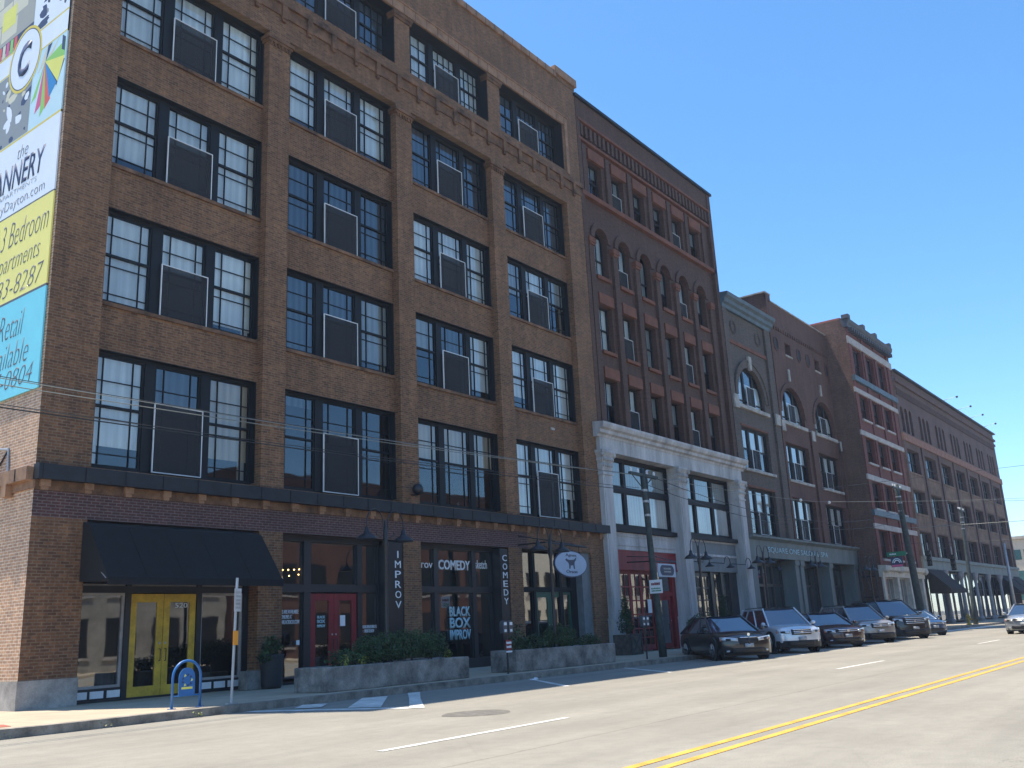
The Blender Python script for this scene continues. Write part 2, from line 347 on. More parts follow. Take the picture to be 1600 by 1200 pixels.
def wall(mb, y, x0, x1, z0, z1, ops, depth=.3, m=None, rm=None):
    """facade sheet facing -y with openings (xa,xb,za,zb[,rise]); reveals run back by depth"""
    rm = rm or m
    xs = sorted({x0, x1, *[a for o in ops for a in o[:2]]}); 
    zs = sorted({z0, z1, *[a for o in ops for a in (o[2], o[3]+(o[4] if len(o) > 4 else 0))]})
    xs = [x for x in xs if x0 <= x <= x1]; zs = [z for z in zs if z0 <= z <= z1]
    def inside(cx, cz): return any(o[0] < cx < o[1] and o[2] < cz < o[3]+(o[4] if len(o) > 4 else 0) for o in ops)
    for j in range(len(zs)-1):
        run = None
        for i in range(len(xs)-1):
            ins = inside((xs[i]+xs[i+1])/2, (zs[j]+zs[j+1])/2)
            if not ins and run is None: run = xs[i]
            if run is not None and (ins or i == len(xs)-2):
                e = xs[i] if ins else xs[i+1]
                mb.poly([(run, y, zs[j]), (e, y, zs[j]), (e, y, zs[j+1]), (run, y, zs[j+1])], m); run = None
    for o in ops:
        xa, xb, za, zb = o[:4]; yb = y+depth
        mb.poly([(xa, y, za), (xa, yb, za), (xa, yb, zb), (xa, y, zb)], rm); mb.poly([(xb, y, za), (xb, y, zb), (xb, yb, zb), (xb, yb, za)], rm)
        mb.poly([(xa, y, za), (xb, y, za), (xb, yb, za), (xa, yb, za)], rm)
        if len(o) > 4 and o[4]:
            A = arc(xa, xb, zb, o[4]); zt = zb+o[4]
            for (p, q) in zip(A, A[1:]):
                mb.poly([(p[0], y, p[1]), (q[0], y, q[1]), (q[0], y, zt), (p[0], y, zt)], m); mb.poly([(p[0], y, p[1]), (p[0], yb, p[1]), (q[0], yb, q[1]), (q[0], y, q[1])], rm)
        else: mb.poly([(xa, y, zb), (xa, yb, zb), (xb, yb, zb), (xb, y, zb)], rm)
def ring(mb, y0, y1, xa, xb, zs, rise, t, m):
    A = arc(xa, xb, zs, rise, 16); B = arc(xa-t, xb+t, zs, rise+t, 16)
    for k in range(len(A)-1):
        a, b, c, d = A[k], A[k+1], B[k+1], B[k]
        mb.prism([a, b, c, d], 'y', y0, y1, m)
def shell(bld, x0, x1, z1, depth, side, y0=0., left=None):
    mb = MB(); lm = left or side; x0 -= .004; x1 += .004; y0 -= .002
    mb.poly([(x0, y0, 0), (x0, depth, 0), (x0, depth, z1), (x0, y0, z1)], lm); mb.poly([(x1, y0, 0), (x1, y0, z1), (x1, depth, z1), (x1, depth, 0)], side)
    mb.poly([(x0, depth, 0), (x1, depth, 0), (x1, depth, z1), (x0, depth, z1)], side)
    build('side_walls', mb, bld)
    build('roof', MB().box(x0+.02, y0+.3, z1-.9, x1-.02, depth-.02, z1-.7, ROOF), bld)
    build('room_backing', MB().box(x0+.05, y0+2.6, .2, x1-.05, y0+2.7, z1-1, ROOM), bld)
# ---------------- windows ----------------
def window(b, x0, x1, z0, z1, y, cols=(.21, .79), up=(.5,), lo=(.2, .8), meet=.56, fr=.05, blind=(1, 0), screen=False, rise=0, fm=None, gm=None, name='window', blind2=None, mw=.022, mull=()):
    """one sash window: frame mesh (with meeting rail and glazing bars) > pane, blind, screen"""
    fm = fm or FRAME; L = (x0, y, z0); mb = MB(); W = x1-x0; H = z1-z0; T = .07
    if rise:
        A = arc(x0, x1, z1, rise); B = arc(x0+fr, x1-fr, z1, rise-fr)
        for k in range(len(A)-1): mb.prism([A[k], A[k+1], B[k+1], B[k]], 'y', y, y+T)
    else: mb.box(x0, y, z1-fr, x1, y+T, z1)
    mb.box(x0, y, z0, x1, y+T, z0+fr*1.4)
    zt = z1-(0 if rise else fr)
    mb.box(x0, y, z0+fr*1.4, x0+fr, y+T, zt).box(x1-fr, y, z0+fr*1.4, x1, y+T, zt)
    zm = z0+H*(1-meet) if meet else None
    ztop = z1+(rise*.92 if rise else 0)
    if meet:
        mb.box(x0+fr, y-.012, zm-.035, x1-fr, y+T-.01, zm+.03)
        for c in up: zz = zm+(z1-zm)*c; mb.box(x0+fr, y+.012, zz-mw/2, x1-fr, y+T-.02, zz+mw/2)
        for c in lo: zz = z0+(zm-z0)*c; mb.box(x0+fr, y+.012, zz-mw/2, x1-fr, y+T-.02, zz+mw/2)
    for c in cols: xx = x0+W*c; mb.box(xx-mw/2, y+.008, z0+fr, xx+mw/2, y+T-.016, ztop-fr)
    for c, tw in mull: xx = x0+W*c; mb.box(xx-tw/2, y-.02, z0+fr, xx+tw/2, y+T+.01, ztop-fr*.7)
    f = bpy.data.objects.new(name, None)
    f = build(name, mb, b, fm)
    g = MB(); yy = y+T*.55
    if rise: g.poly([(x0+fr, yy, z0+fr)]+[(x1-fr, yy, z0+fr)]+[(p[0], yy, p[1]) for p in arc(x0+fr, x1-fr, z1, rise-fr)[::-1]])
    else: g.poly([(x0+fr, yy, z0+fr), (x1-fr, yy, z0+fr), (x1-fr, yy, zt), (x0+fr, yy, zt)])
    build('pane', g, f, gm or GLASS)
    frac, bi = blind
    if frac > 0:
        zb = zt-(zt-z0-fr)*frac; bl = MB(); n = 5; zr = zt+(rise*.5 if rise else 0)
        bl.box(x0+fr*.6, y+T+.03, zb, x1-fr*.6, y+T+.045, zr)
        build('blind', bl, f, BLI[bi])
    if screen:
        sx0, sx1, sz0, sz1 = screen; s_ = MB().box(sx0, y-.13, sz0, sx1, y-.105, sz1, SCRN); t_ = .022
        s_.box(sx0-t_, y-.14, sz0-t_, sx0, y-.1, sz1+t_, WMET).box(sx1, y-.14, sz0-t_, sx1+t_, y-.1, sz1+t_, WMET).box(sx0, y-.14, sz1, sx1, y-.1, sz1+t_, WMET).box(sx0, y-.14, sz0-t_, sx1, y-.1, sz0, WMET)
        build('screen', s_, f)
    return f
# ================= STREET =================
g = MB().poly([(-900, -900, -.03), (1500, -900, -.03), (1500, 900, -.03), (-900, 900, -.03)]); struct('ground', g, plain('ground_earth', (.16, .15, .12), .95, var=.3, scale=.05))
road = struct('road', MB().poly([(-250, -28, 0), (900, -28, 0), (900, -4.95, 0), (-250, -4.95, 0)], ASPH).poly([(-16, -4.95, 0), (-5, -4.95, 0), (-5, 60, 0), (-16, 60, 0)], ASPH))
# pavement with rounded corner at the side street
crv = [(-5+3.2*(1-math.cos(t)), -4.75+3.2*(1-math.sin(t))) for t in [math.pi/2*k/10 for k in range(11)]]
pv = MB(); corner = crv
ptsP = [(330, -4.75)]+[(330, 30)]+[(-4.8, 30)]+corner[:]
pv.poly([(x, y, .15) for x, y in ([(330, -4.75), (330, 30), (-4.8, 30), (-4.8, -1.5)]+[(-4.8+3.2*(1-math.cos(t)), -1.55-3.2*math.sin(t)) for t in [math.pi/2*k/12 for k in range(1, 13)]])], PAVE)
struct('pavement', pv)
edge = [(-4.8, 30), (-4.8, -1.55)]+[(-4.8+3.2*(1-math.cos(t)), -1.55-3.2*math.sin(t)) for t in [math.pi/2*k/12 for k in range(1, 13)]]+[(3, -4.75), (330, -4.75)]
kb = MB()
def offs(P, d):
    out = []
    for i, p in enumerate(P):
        a = Vector(P[max(i-1, 0)]); b = Vector(P[min(i+1, len(P)-1)]); t = (b-a).normalized(); n = Vector((t.y, -t.x)); out.append(Vector(p)+n*-d)
    return out
E2 = []
for i, p in enumerate(edge):
    a = Vector(edge[max(i-1, 0)]); b = Vector(edge[min(i+1, len(edge)-1)]); t = (b-a).normalized(); E2.append(Vector(p)+Vector((t.y, -t.x))*.18)
for i in range(len(edge)-1):
    a, b, c, d = Vector(edge[i]), Vector(edge[i+1]), E2[i+1], E2[i]
    kb.poly([(a.x, a.y, .155), (b.x, b.y, .155), (c.x, c.y, .15), (d.x, d.y, .15)]); kb.poly([(d.x, d.y, .15), (c.x, c.y, .15), (c.x, c.y, -.02), (d.x, d.y, -.02)])
struct('kerb', kb, KERB)
struct('far_pavement', MB().box(-250, -33, -.02, 600, -28, .15, PAVE))
def mark(name, pts, mat, z=.005): return build(name, MB().poly([(x, y, z) for x, y in pts]), road, mat)
for y0 in (-16.22, -16.52): mark('double_yellow_line', [(-60, y0), (300, y0), (300, y0+.115), (-60, y0+.115)], STRY)
for x0 in [-33.9, -17.9, -1.9]+[13.9+15.9*k for k in range(10)]: mark('lane_dash', [(x0, -12.72), (x0+3.9, -12.72), (x0+3.9, -12.6), (x0, -12.6)], STRW)
for x0 in [-20+15.9*k for k in range(12)]: mark('lane_dash', [(x0, -22.4), (x0+3.9, -22.4), (x0+3.9, -22.28), (x0, -22.28)], STRW)
mark('hatched_marking', [(1.98, -5.0), (2.28, -5.0), (3.38, -8.2), (3.08, -8.5)], STRW)
mark('hatched_marking', [(2.75, -5.62), (3.5, -5.0), (3.84, -5.39), (3.04, -6.07)], STRW, .013)
mark('hatched_marking', [(2.98, -6.9), (5.2, -5.0), (5.67, -5.32), (3.23, -7.55)], STRW, .013)
mark('hatched_marking', [(3.09, -8.42), (5.2, -6.42), (6.65, -5.0), (6.95, -5.12), (5.2, -6.75), (3.2, -8.7)], STRW, .009)
for x0 in (11.4, 16.45, 21.4, 26.4, 31.4, 36.4, 41.4): mark('parking_line', [(x0, -5), (x0+.16, -5), (x0-2.75, -8.25), (x0-2.93, -8.2)], STRW)
mark('white_road_strip', [(52, -5.0), (70, -5.0), (68.5, -6.3), (52.5, -6.1)], STRW)  # long white quad lying lengthwise beside the kerb
tag(build('manhole_cover', MB().lathe((2.45, -10.55, 0), [(.0, .004), (.42, .004), (.46, .016), (.43, .022), (0, .022)], 28, CAST)), 'round dark cast iron manhole cover set in the near traffic lane', 'manhole cover')
mh = MB(); mh.poly([(2.45+.62*math.cos(a)*(1+.06*math.sin(3*a)), -10.55+.55*math.sin(a)*(1+.05*math.cos(4*a)), .003) for a in [2*math.pi*k/26 for k in range(26)]]); build('asphalt_patch', mh, road, plain('dark_asphalt_patch', (.16, .148, .13), .95, var=.3, scale=6))
build('tactile_paving', MB().poly([(-4.6, -2.4, .156), (-3.0, -4.3, .156), (-2.15, -4.35, .156), (-2.0, -3.75, .156), (-3.6, -1.9, .156)]), bpy.data.objects['pavement'], REDPAV)
# ================= BUILDING 1: big brown brick loft block =================
B1 = thing('loft_building', 'tall brown brick loft block with wide dark windows and long advertising banner on its side', 'building', (0, 0, 0))
PIL = [(0, 1.30), (6.20, 7.01), (11.85, 12.66), (17.36, 18.17), (22.92, 24.2)]
BAY = [(1.30, 6.20), (7.01, 11.85), (12.66, 17.36), (18.17, 22.92)]
ZT = {2: 8.51, 3: 12.33, 4: 16.14, 5: 19.95}; ZB = {2: 5.55, 3: 9.76, 4: 13.58, 5: 17.38}
mb = MB()
ops = [(a, b, ZB[f], ZT[f]) for a, b in BAY for f in ZT]
wall(mb, .29, 1.0, 23.2, 5.4, 19.96, ops, .32, BR1)
for a, b in PIL: mb.box(a, 0, 5.4, b, .30, 19.96, BR1)
ops6 = [(a, b, 21.62, 23.95) for a, b in BAY]
wall(mb, 0, 0, 24.2, 19.96, 26.25, ops6, .55, BR1)
mb.poly([(1.3, 0, 19.96), (23, 0, 19.96), (23, .3, 19.96), (1.3, .3, 19.96)], BR1)
# ground floor piers and lintel
for a, b in PIL: mb.box(a, 0, .75 if a == 0 else .15, b, .6, 4.26, BR1)
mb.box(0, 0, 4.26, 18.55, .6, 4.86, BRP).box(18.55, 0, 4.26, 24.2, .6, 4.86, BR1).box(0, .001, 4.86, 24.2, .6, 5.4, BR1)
mb.box(0, 26.2, 26.3, 0, 26.2, 26.3)
build('wall', mb, B1)
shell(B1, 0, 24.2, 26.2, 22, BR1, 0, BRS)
mb = MB()
for a, b in PIL[1:4]:   # moulded capitals
    mb.box(a-.06, -.06, 19.60, b+.06, .3, 19.68).box(a-.11, -.11, 19.68, b+.11, .3, 19.79)
    for k in range(6): xx = a+.02+(b-a-.1)*k/5; mb.box(xx, -.055, 19.48, xx+.06, 0, 19.6)
    mb.box(a-.06, -.06, 23.6, b+.06, .3, 23.72).box(a-.1, -.1, 23.72, b+.1, .3, 23.84)
build('capital', mb, B1, TERS)
mb = MB().box(-.04, -.05, 20.72, 24.22, 0, 21.1, TERS).box(-.1, -.14, 21.1, 24.26, .0, 21.3, TERS).box(-.05, -.08, 21.3, 24.24, 0, 21.38, TERS)
k = 0
while k*1.05+.3 < 24.2: mb.box(k*1.05+.3, -.13, 20.6, k*1.05+.5, -.05, 21.1, TERS).box(k*1.05+.33, -.1, 20.5, k*1.05+.47, -.0, 20.72, TERS); k += 1
build('bracket_course', mb, B1)
mb = MB().box(.9, -.05, 23.97, 23.3, 0, 24.36, TER).box(.9, -.09, 24.36, 23.34, 0, 24.42, TER).box(23.08, -.05, 21.5, 23.3, 0, 23.97, TER).box(.9, -.05, 21.5, 1.05, 0, 23.97, TER)
for k in range(36): mb.box(1.0+k*.63, -.054, 23.975, 1.018+k*.63, -.048, 24.355, FRAME)
build('terracotta_band', mb, B1, bevel=.01)
mb = MB().box(-.05, -.1, 26.25, 22.6, .45, 26.55, TER).box(22.5, -.12, 26.45, 24.3, .5, 26.85, TER).box(22.6, -.03, 26.25, 24.2, .4, 26.45, BR1).box(0, .0, 26.2, .45, 22, 26.5, TER)
build('coping', mb, B1, bevel=.015)
mb = MB()
for k in range(36): mb.box(.3+k*.63, -.106, 26.25, .325+k*.63, -.098, 26.55, FRAME)
build('coping_joints', mb, B1)
mb = MB()
mb.box(-.04, -.25, 5.08, 24.2, .0, 5.42, LEDGE)
for k in range(24): mb.box(.05+k, -.262, 5.09, .06+k, -.25, 5.41, FRAME)
build('ledge', mb, B1)
mb = MB().box(-.20, -.01, 5.06, -.0, 22, 5.36, TER)
for k in range(30): mb.box(-.215, .5+k*.75, 5.07, -.2, .515+k*.75, 5.35, FRAME)
mb.box(-.05, -.04, 4.88, 0, 22, 5.06, TER)
build('side_ledge', mb, B1)
mb = MB().box(0, -.035, 4.86, 24.2, 0, 5.08, TERS)
k = 0
while k*1.02+.15 < 24: mb.box(k*1.02+.1, -.12, 4.93, k*1.02+.32, -.035, 5.08, TER).box(k*1.02+.13, -.08, 4.85, k*1.02+.29, -.035, 4.93, TER); k += 1
for k in range(8): mb.box(-.2, .9+k*1.3, 4.78, -.05, 1.12+k*1.3, 5.06, TER)
build('corbel', mb, B1)
mb = MB().box(-.03, -.03, .1, 1.32, .6, .75, CONCL).box(-.03, .6, .1, 0, 22, .75, CONCL)
for a, b in PIL[1:]: mb.box(a-.02, -.04, .1, b+.02, .6, .62, CONC)
build('plinth', mb, B1)
for f in ZT:
    for a, b in BAY:
        if f > 2: build('sill', MB().box(a-.02, .23, ZB[f]-.1, b+.02, .6, ZB[f]+.0), B1, TERS)
# windows
BL = {5: [[(1, 0)]*3, [(1, 0), (1, 0), (1, 0)], [(1, 2), (1, 2), (1, 2)], [(1, 2), (.5, 2), (1, 2)]],
      4: [[(1, 0)]*3, [(1, 2), (1, 2), (1, 2)], [(1, 0)]*3, [(.55, 1), (.5, 0), (.5, 1)]],
      3: [[(1, 0), (1, 0), (1, 0)], [(1, 2), (1, 2), (1, 1)], [(.45, 1), (1, 2), (1, 0)], [(.8, 0), (.6, 0), (1, 0)]],
      2: [[(.82, 0), (.55, 2), (.8, 3)], [(.1, 2), (0, 0), (0, 0)], [(.46, 3), (.46, 3), (.46, 3)], [(1, 0), (1, 0), (.7, 0)]],
      6: [[(1, 0)]*3, [(1, 2)]*3, [(1, 0), (1, 0), (1, 0)], [(1, 2), (1, 2), (1, 2)]]}
for f in (2, 3, 4, 5, 6):
    for i, (a, b) in enumerate(BAY):
        zb, zt = (ZB[f]+.06, ZT[f]) if f < 6 else (21.7, 23.95); y = .47
        gl0, gl1 = zb+.06, zt-.06
        fr = MB(); U = [(a+.11, a+1.51), (a+1.81, a+3.19), (a+3.47, b-.05)]
        fr.box(a, y-.03, zb-.1, b, y+.13, zb-.001).box(a, y-.03, zt-.09, b, y+.13, zt)
        if f < 6: fr.box(a, .265, zt-.012, b, y-.03, zt+.0).box(b-.02, .28, zb, b, y-.03, zt-.012).box(a, .28, zb, a+.02, y-.03, zt-.012)
        else: fr.box(a, .02, zt-.012, b, y-.03, zt).box(b-.02, .02, zb, b, y-.03, zt-.012)
        for p, q in ((a, U[0][0]), (U[0][1], U[1][0]), (U[1][1], U[2][0]), (U[2][1], b)): fr.box(p, y-.04, zb, q, y+.13, zt-.07)
        build('window_surround', fr, B1, FRAME)
        for j, (p, q) in enumerate(U):
            scr = False
            if j == 1 and not (f == 2 and i == 2):
                cx = (p+q)/2; sz1 = {2: 7.38, 3: ZB[3]+1.47, 4: 15.04, 5: ZB[5]+1.47, 6: 23.03}[f]; scr = (cx-.7, cx+.7, (5.62 if f == 2 else zb-.02), sz1)
            kw = dict(cols=(.21, .79), up=(.5,), lo=(.2, .78)) if f < 6 else dict(cols=(.25, .5, .75) if j else (.33, .66), up=(.5,), lo=(.5,))
            if f == 2: kw['lo'] = (.22, .8); kw['meet'] = .46
            else: kw['meet'] = .47
            fb, ib = BL[f][i][j]
            if fb > .9: fb = random.choice([1, 1, .97, .93, .88, 1]); 
            window(B1, p, q, zb, zt-.07, y, blind=(fb, ib), screen=scr, **kw)
            if random.random() < .35 and not (f == 2 and i in (1, 2)): build('curtain', MB().box(q-.3 if j else p+.06, y+.13, zb+.05, q-.07 if j else p+.3, y+.15, zt-.2), B1, BLI[random.choice([0, 3, 1])])
# downpipe-like mortar seams and wall fittings
build('wall_vent', MB().box(20.95, .24, 9.2, 21.2, .29, 9.3), B1, CONCL)
# ---- shopfront 1
def shopwin(b, x0, x1, z0, z1, y, fr=.06, fm=None, gm=None, name='shop_window', vb=(), hb=()):
    mb = MB().box(x0, y, z0, x1, y+.08, z0+fr).box(x0, y, z1-fr, x1, y+.08, z1).box(x0, y, z0+fr, x0+fr, y+.08, z1-fr).box(x1-fr, y, z0+fr, x1, y+.08, z1-fr)
    for v in vb: mb.box(v-.02, y+.01, z0+fr, v+.02, y+.07, z1-fr)
    for v in hb: mb.box(x0+fr, y+.012, v-.02, x1-fr, y+.068, v+.02)
    f = build(name, mb, b, fm or BLACK); build('pane', MB().poly([(x0+fr, y+.045, z0+fr), (x1-fr, y+.045, z0+fr), (x1-fr, y+.045, z1-fr), (x0+fr, y+.045, z1-fr)]), f, gm or SHOP); return f
def door(b, x0, x1, z0, z1, y, m, st=.17, hand=0, rows=(), colsn=()):
    mb = MB().box(x0, y, z0, x1, y+.06, z0+.24).box(x0, y, z1-.2, x1, y+.06, z1).box(x0, y, z0+.24, x0+st, y+.06, z1-.2).box(x1-st, y, z0+.24, x1, y+.06, z1-.2)
    for r in rows: mb.box(x0+st, y+.005, r-.03, x1-st, y+.055, r+.03)
    for c in colsn: mb.box(c-.025, y+.007, z0+.24, c+.025, y+.053, z1-.2)
    d = build('door', mb, b, m, bevel=.004); build('pane', MB().poly([(x0+st, y+.03, z0+.24), (x1-st, y+.03, z0+.24), (x1-st, y+.03, z1-.2), (x0+st, y+.03, z1-.2)]), d, SHOP)
    if hand:
        hx = x1-.07 if hand > 0 else x0+.07; zc = z0+.95
        build('handle', MB().tube([(hx, y-.005, zc-.14), (hx, y-.06, zc-.14), (hx, y-.06, zc+.14), (hx, y-.005, zc+.14)], .012, 6), d, IRON)
        build('lock', MB().tube([(hx, y-.012, zc+.28), (hx, y+.002, zc+.28)], .028, 10), d, GALV)
    return d
mb = MB().box(1.30, .4, .15, 6.20, .62, .2).box(1.3, .4, 2.62, 6.2, .6, 2.78).box(1.3, .4, 4.1, 6.2, .6, 4.26)
for a, b in ((1.30, 1.46), (2.62, 2.76), (4.60, 4.74), (6.04, 6.2)): mb.box(a, .4, .2, b, .6, 2.62).box(a, .41, 2.78, b, .6, 4.1)
mb.box(1.46, .43, .2, 2.62, .6, .46).box(4.74, .43, .2, 6.04, .6, .46)
build('shopfront_frame', mb, B1, BLACK)
mb = MB()
for a in (1.46, 1.86, 2.28): mb.box(a, .41, .24, min(a+.33, 2.6), .43, .40)
for a in (4.78, 5.2, 5.62): mb.box(a, .41, .24, a+.33, .43, .40)
build('kick_panel', mb, B1, WMET)
for a, b in ((1.46, 2.62), (4.74, 6.04)): shopwin(B1, a, b, .46, 2.62, .46, .06, STONEW)
shopwin(B1, 2.76, 4.60, 2.78, 4.1, .46, .05, STONEW); shopwin(B1, 1.46, 2.62, 2.78, 4.1, .46, .05, STONEW); shopwin(B1, 4.74, 6.04, 2.78, 4.1, .46, .05, STONEW)
door(B1, 2.77, 3.665, .19, 2.6, .44, YEL, hand=1); door(B1, 3.68, 4.59, .19, 2.6, .44, YEL, hand=-1)
text('house_number', '520', (4.0, 2.26, 4.35, 2.38), .455, '-y', WHITEP, B1)
# awning
mb = MB(); ax0, ax1 = 1.2, 6.05; pf = [(.0, 4.2), (-.28, 4.1), (-1.2, 2.86), (-1.2, 2.80), (-.0, 2.84)]
mb.prism(pf, 'x', ax0, ax1); build('awning', mb, B1, CANV)
mb = MB()
for k in range(1, 5): xx = ax0+(ax1-ax0)*k/5; mb.tube([(xx, -.285, 4.09), (xx, -.75, 3.468), (xx, -1.2, 2.862)], .008, 4)
build('awning_seams', mb, B1, CANV)
build('awning_valance', MB().box(ax0, -1.225, 2.70, ax1, -1.205, 2.86), B1, CANV)
build('awning_rod', MB().tube([(1.32, .0, 3.5), (1.18, -1.15, 2.85)], .012, 6).tube([(6.1, -.0, 3.5), (6.08, -1.15, 2.9)], .012, 6), B1, GALV)
# ---- shopfront 2 (red doors)
mb = MB().box(7.01, .38, .15, 11.85, .6, .22).box(7.01, .38, 4.1, 11.85, .6, 4.26).box(7.01, .39, 2.66, 11.0, .58, 2.86)
for a, b in ((7.01, 7.1), (8.12, 8.38), (10.22, 10.42), (11.08, 11.16)): mb.box(a, .4, .22, b, .57, 4.1)
build('shopfront_frame', mb, B1, BLACK)
build('sign_panel', MB().box(11.14, .03, .22, 11.85, .5, 4.2), B1, plain('black_sign_panel', (.012, .014, .018), .35, var=.1))
shopwin(B1, 7.1, 8.12, .3, 2.66, .46, .03); shopwin(B1, 7.1, 8.12, 2.86, 4.1, .46, .03); shopwin(B1, 8.38, 10.22, 2.86, 4.1, .46, .03)
shopwin(B1, 10.42, 11.08, 2.86, 4.1, .46, .03); shopwin(B1, 10.42, 11.08, .3, 2.66, .46, .03)
door(B1, 8.39, 9.30, .22, 2.62, .44, RED, st=.2, hand=1); door(B1, 9.31, 10.21, .22, 2.62, .44, RED, st=.2, hand=-1)
for k, ch in enumerate('IMPROV'): text('sign_letter', ch, (11.47 if ch != 'I' else 11.58, 3.70-k*.31, 11.73 if ch != 'I' else 11.63, 3.92-k*.31), .022, '-y', WHITEP, B1)
text('window_lettering', 'TICKETS ARE AVAILABLE\nONLINE AT\nDAYTONBLACKBOX.COM', (7.1, 1.78, 8.0, 2.17), .45, '-y', WHITEP, B1, bold=.01)
text('window_lettering', 'DOORS OPEN 30 MINUTES\nPRIOR TO SHOW', (10.44, 1.46, 11.06, 1.68), .45, '-y', WHITEP, B1)
def logo(b, x0, x1, z0, z1, y):
    h = (z1-z0)/3
    text('window_logo', 'BLACK', (x0, z0+2*h+.03, x1, z1), y, '-y', LBLUE, b, bold=.03); text('window_logo', 'BOX', (x0, z0+h+.01, x1, z0+2*h), y, '-y', LBLUE, b, bold=.03); text('window_logo', 'IMPROV', (x0, z0, x1, z0+h-.03), y, '-y', LBLUE, b, bold=.03)
logo(B1, 8.68, 8.98, 1.66, 1.99, .46)
build('paper_notice', MB().box(9.56, .455, 1.68, 9.76, .46, 1.99).box(7.9, .45, 1.2, 8.02, .455, 1.33), B1, PAPER)
mb = MB()
for x, z in ((7.25, 3.12), (7.35, 3.3), (7.5, 3.31), (7.52, 3.14), (7.66, 3.32), (7.8, 3.33), (7.78, 3.18), (7.88, 3.16), (7.92, 3.2), (7.33, 3.1)): mb.ball((x*1.35-2.25, .8, z), .02, None, 6)
build('chandelier_bulbs', mb, B1, BULB)
# ---- shopfront 3
mb = MB().box(12.66, .38, .15, 17.36, .6, .45).box(12.66, .38, 4.1, 17.36, .6, 4.26).box(12.66, .39, 2.66, 16.8, .58, 2.84)
for a, b in ((12.66, 12.74), (13.72, 13.95), (15.72, 15.93), (16.78, 16.9)): mb.box(a, .4, .45, b, .57, 4.1)
build('shopfront_frame', mb, B1, BLACK)
for a, b in ((12.74, 13.72), (13.95, 15.72), (15.93, 16.78)):
    shopwin(B1, a, b, .45, 2.66, .46, .03); shopwin(B1, a, b, 2.84, 4.1, .46, .03)
build('sign_panel', MB().box(16.86, .03, .3, 17.36, .5, 4.2), B1, MATS['black_sign_panel'])
for k, ch in enumerate('COMEDY'): text('sign_letter', ch, (17.0, 3.76-k*.305, 17.26, 3.98-k*.305), .022, '-y', WHITEP, B1)
text('window_lettering', 'improv', (12.5, 3.38, 13.70, 3.7), .45, '-y', WHITEP, B1); text('window_lettering', 'COMEDY', (14.0, 3.42, 15.68, 3.76), .45, '-y', WHITEP, B1, bold=.03); text('window_lettering', 'sketch', (15.96, 3.5, 16.62, 3.8), .45, '-y', WHITEP, B1)
logo(B1, 14.5, 15.6, 1.1, 2.2, .45)
# ---- shopfront 4 (green doors)
mb = MB().box(18.17, .38, .15, 22.92, .6, .3).box(18.17, .36, 4.2, 22.92, .6, 4.3).box(18.17, .39, 2.72, 22.0, .58, 2.86)
for a, b in ((18.17, 18.5), (19.35, 19.5), (21.1, 21.3), (21.9, 22.3)): mb.box(a, .4, .3, b, .57, 4.2)
build('shopfront_frame', mb, B1, FRAME)
for a, b in ((19.5, 21.1), (21.3, 21.9)): shopwin(B1, a, b, 2.86, 4.2, .46, .03, FRAME)
shopwin(B1, 18.5, 19.35, 2.86, 4.2, .46, .03, FRAME); shopwin(B1, 18.5, 19.35, .5, 2.72, .46, .03, FRAME)
door(B1, 19.5, 20.42, .22, 2.7, .45, GREEN, st=.14, hand=1); door(B1, 20.44, 21.3, .22, 2.7, .45, GREEN, st=.14, hand=-1); shopwin(B1, 21.3, 21.9, .3, 2.7, .45, .1, GREEN)
build('grey_side_panel', MB().box(22.3, .1, .3, 22.92, .5, 4.26), B1, GREYP)
# globe on second pillar
tag(build('wall_globe', MB().ball((12.25, -.3, 5.9), .19, IRON).tube([(12.25, 0, 5.75), (12.25, -.3, 5.72)], .03, 6, IRON), smooth=True), 'dark round globe fixed to the brick pillar above the shop signs', 'wall lamp')
# ---- banner on side wall (x = 0 face)
BN = thing('advertising_banner', 'tall printed advertising banner with white, yellow and blue panels on the sunny brick side wall', 'banner', (-.06, 0, 7.2))
BQ = .22
BN['q'] = 1
del BN['q']
def bx(x): return -.06+(x+.06)*BQ
def bpanel(name, y0, y1, z0, z1, m, x=-.06, t=.04): return build(name, MB().box(bx(x), y0, z0, bx(x)+t, y1, z1), BN, BAN[m])
YW = 13.0
bpanel('cyan_panel', .1, YW, 7.22, 9.72, 'cyan'); bpanel('yellow_panel', .1, YW, 9.78, 12.18, 'yellow'); bpanel('white_panel', .1, YW, 12.22, 14.34, 'white'); bpanel('photo_panel', .1, YW, 14.34, 26, 'pale')
bpanel('divider', .1, YW, 9.72, 9.78, 'ink', -.064); bpanel('divider', .1, YW, 12.18, 12.22, 'ink', -.064); bpanel('divider', .1, YW, 14.34, 14.40, 'gold', -.064)
bpanel('white_strip', .1, YW, 16.7, 17.3, 'white', -.068); bpanel('divider', .1, YW, 17.3, 17.35, 'gold', -.07); bpanel('divider', .1, YW, 16.66, 16.7, 'gold', -.07)
bpanel('photo_panel', 1.78, YW, 14.42, 16.64, 'grey', -.066); bpanel('photo_panel', 2.0, YW, 17.36, 20.5, 'stone', -.066); bpanel('photo_panel', .1, 1.98, 17.36, 20.5, 'white', -.066)
mb = MB()
O = (1.15, 16.2)
for col, a, b in (('lime', (.14, 16.42), (.14, 15.95)), ('lemon', (.14, 15.95), (.4, 15.3)), ('blue', (.45, 15.3), (.78, 15.0)), ('red', (.72, 14.95), (.98, 14.75)), ('lime', (.98, 14.8), (1.22, 14.62)), ('pink', (1.2, 14.95), (1.5, 14.8)), ('lime', (1.5, 15.3), (1.74, 15.2)), ('cream', (1.1, 16.64), (1.5, 16.0)), ('cream', (.5, 16.62), (.8, 16.3)), ('navy', (.12, 15.85), (.45, 15.2))):
    mb.prism([O, a, b], 'x', bx(-.072)+random.random()*.001, -.0595, BAN[col])
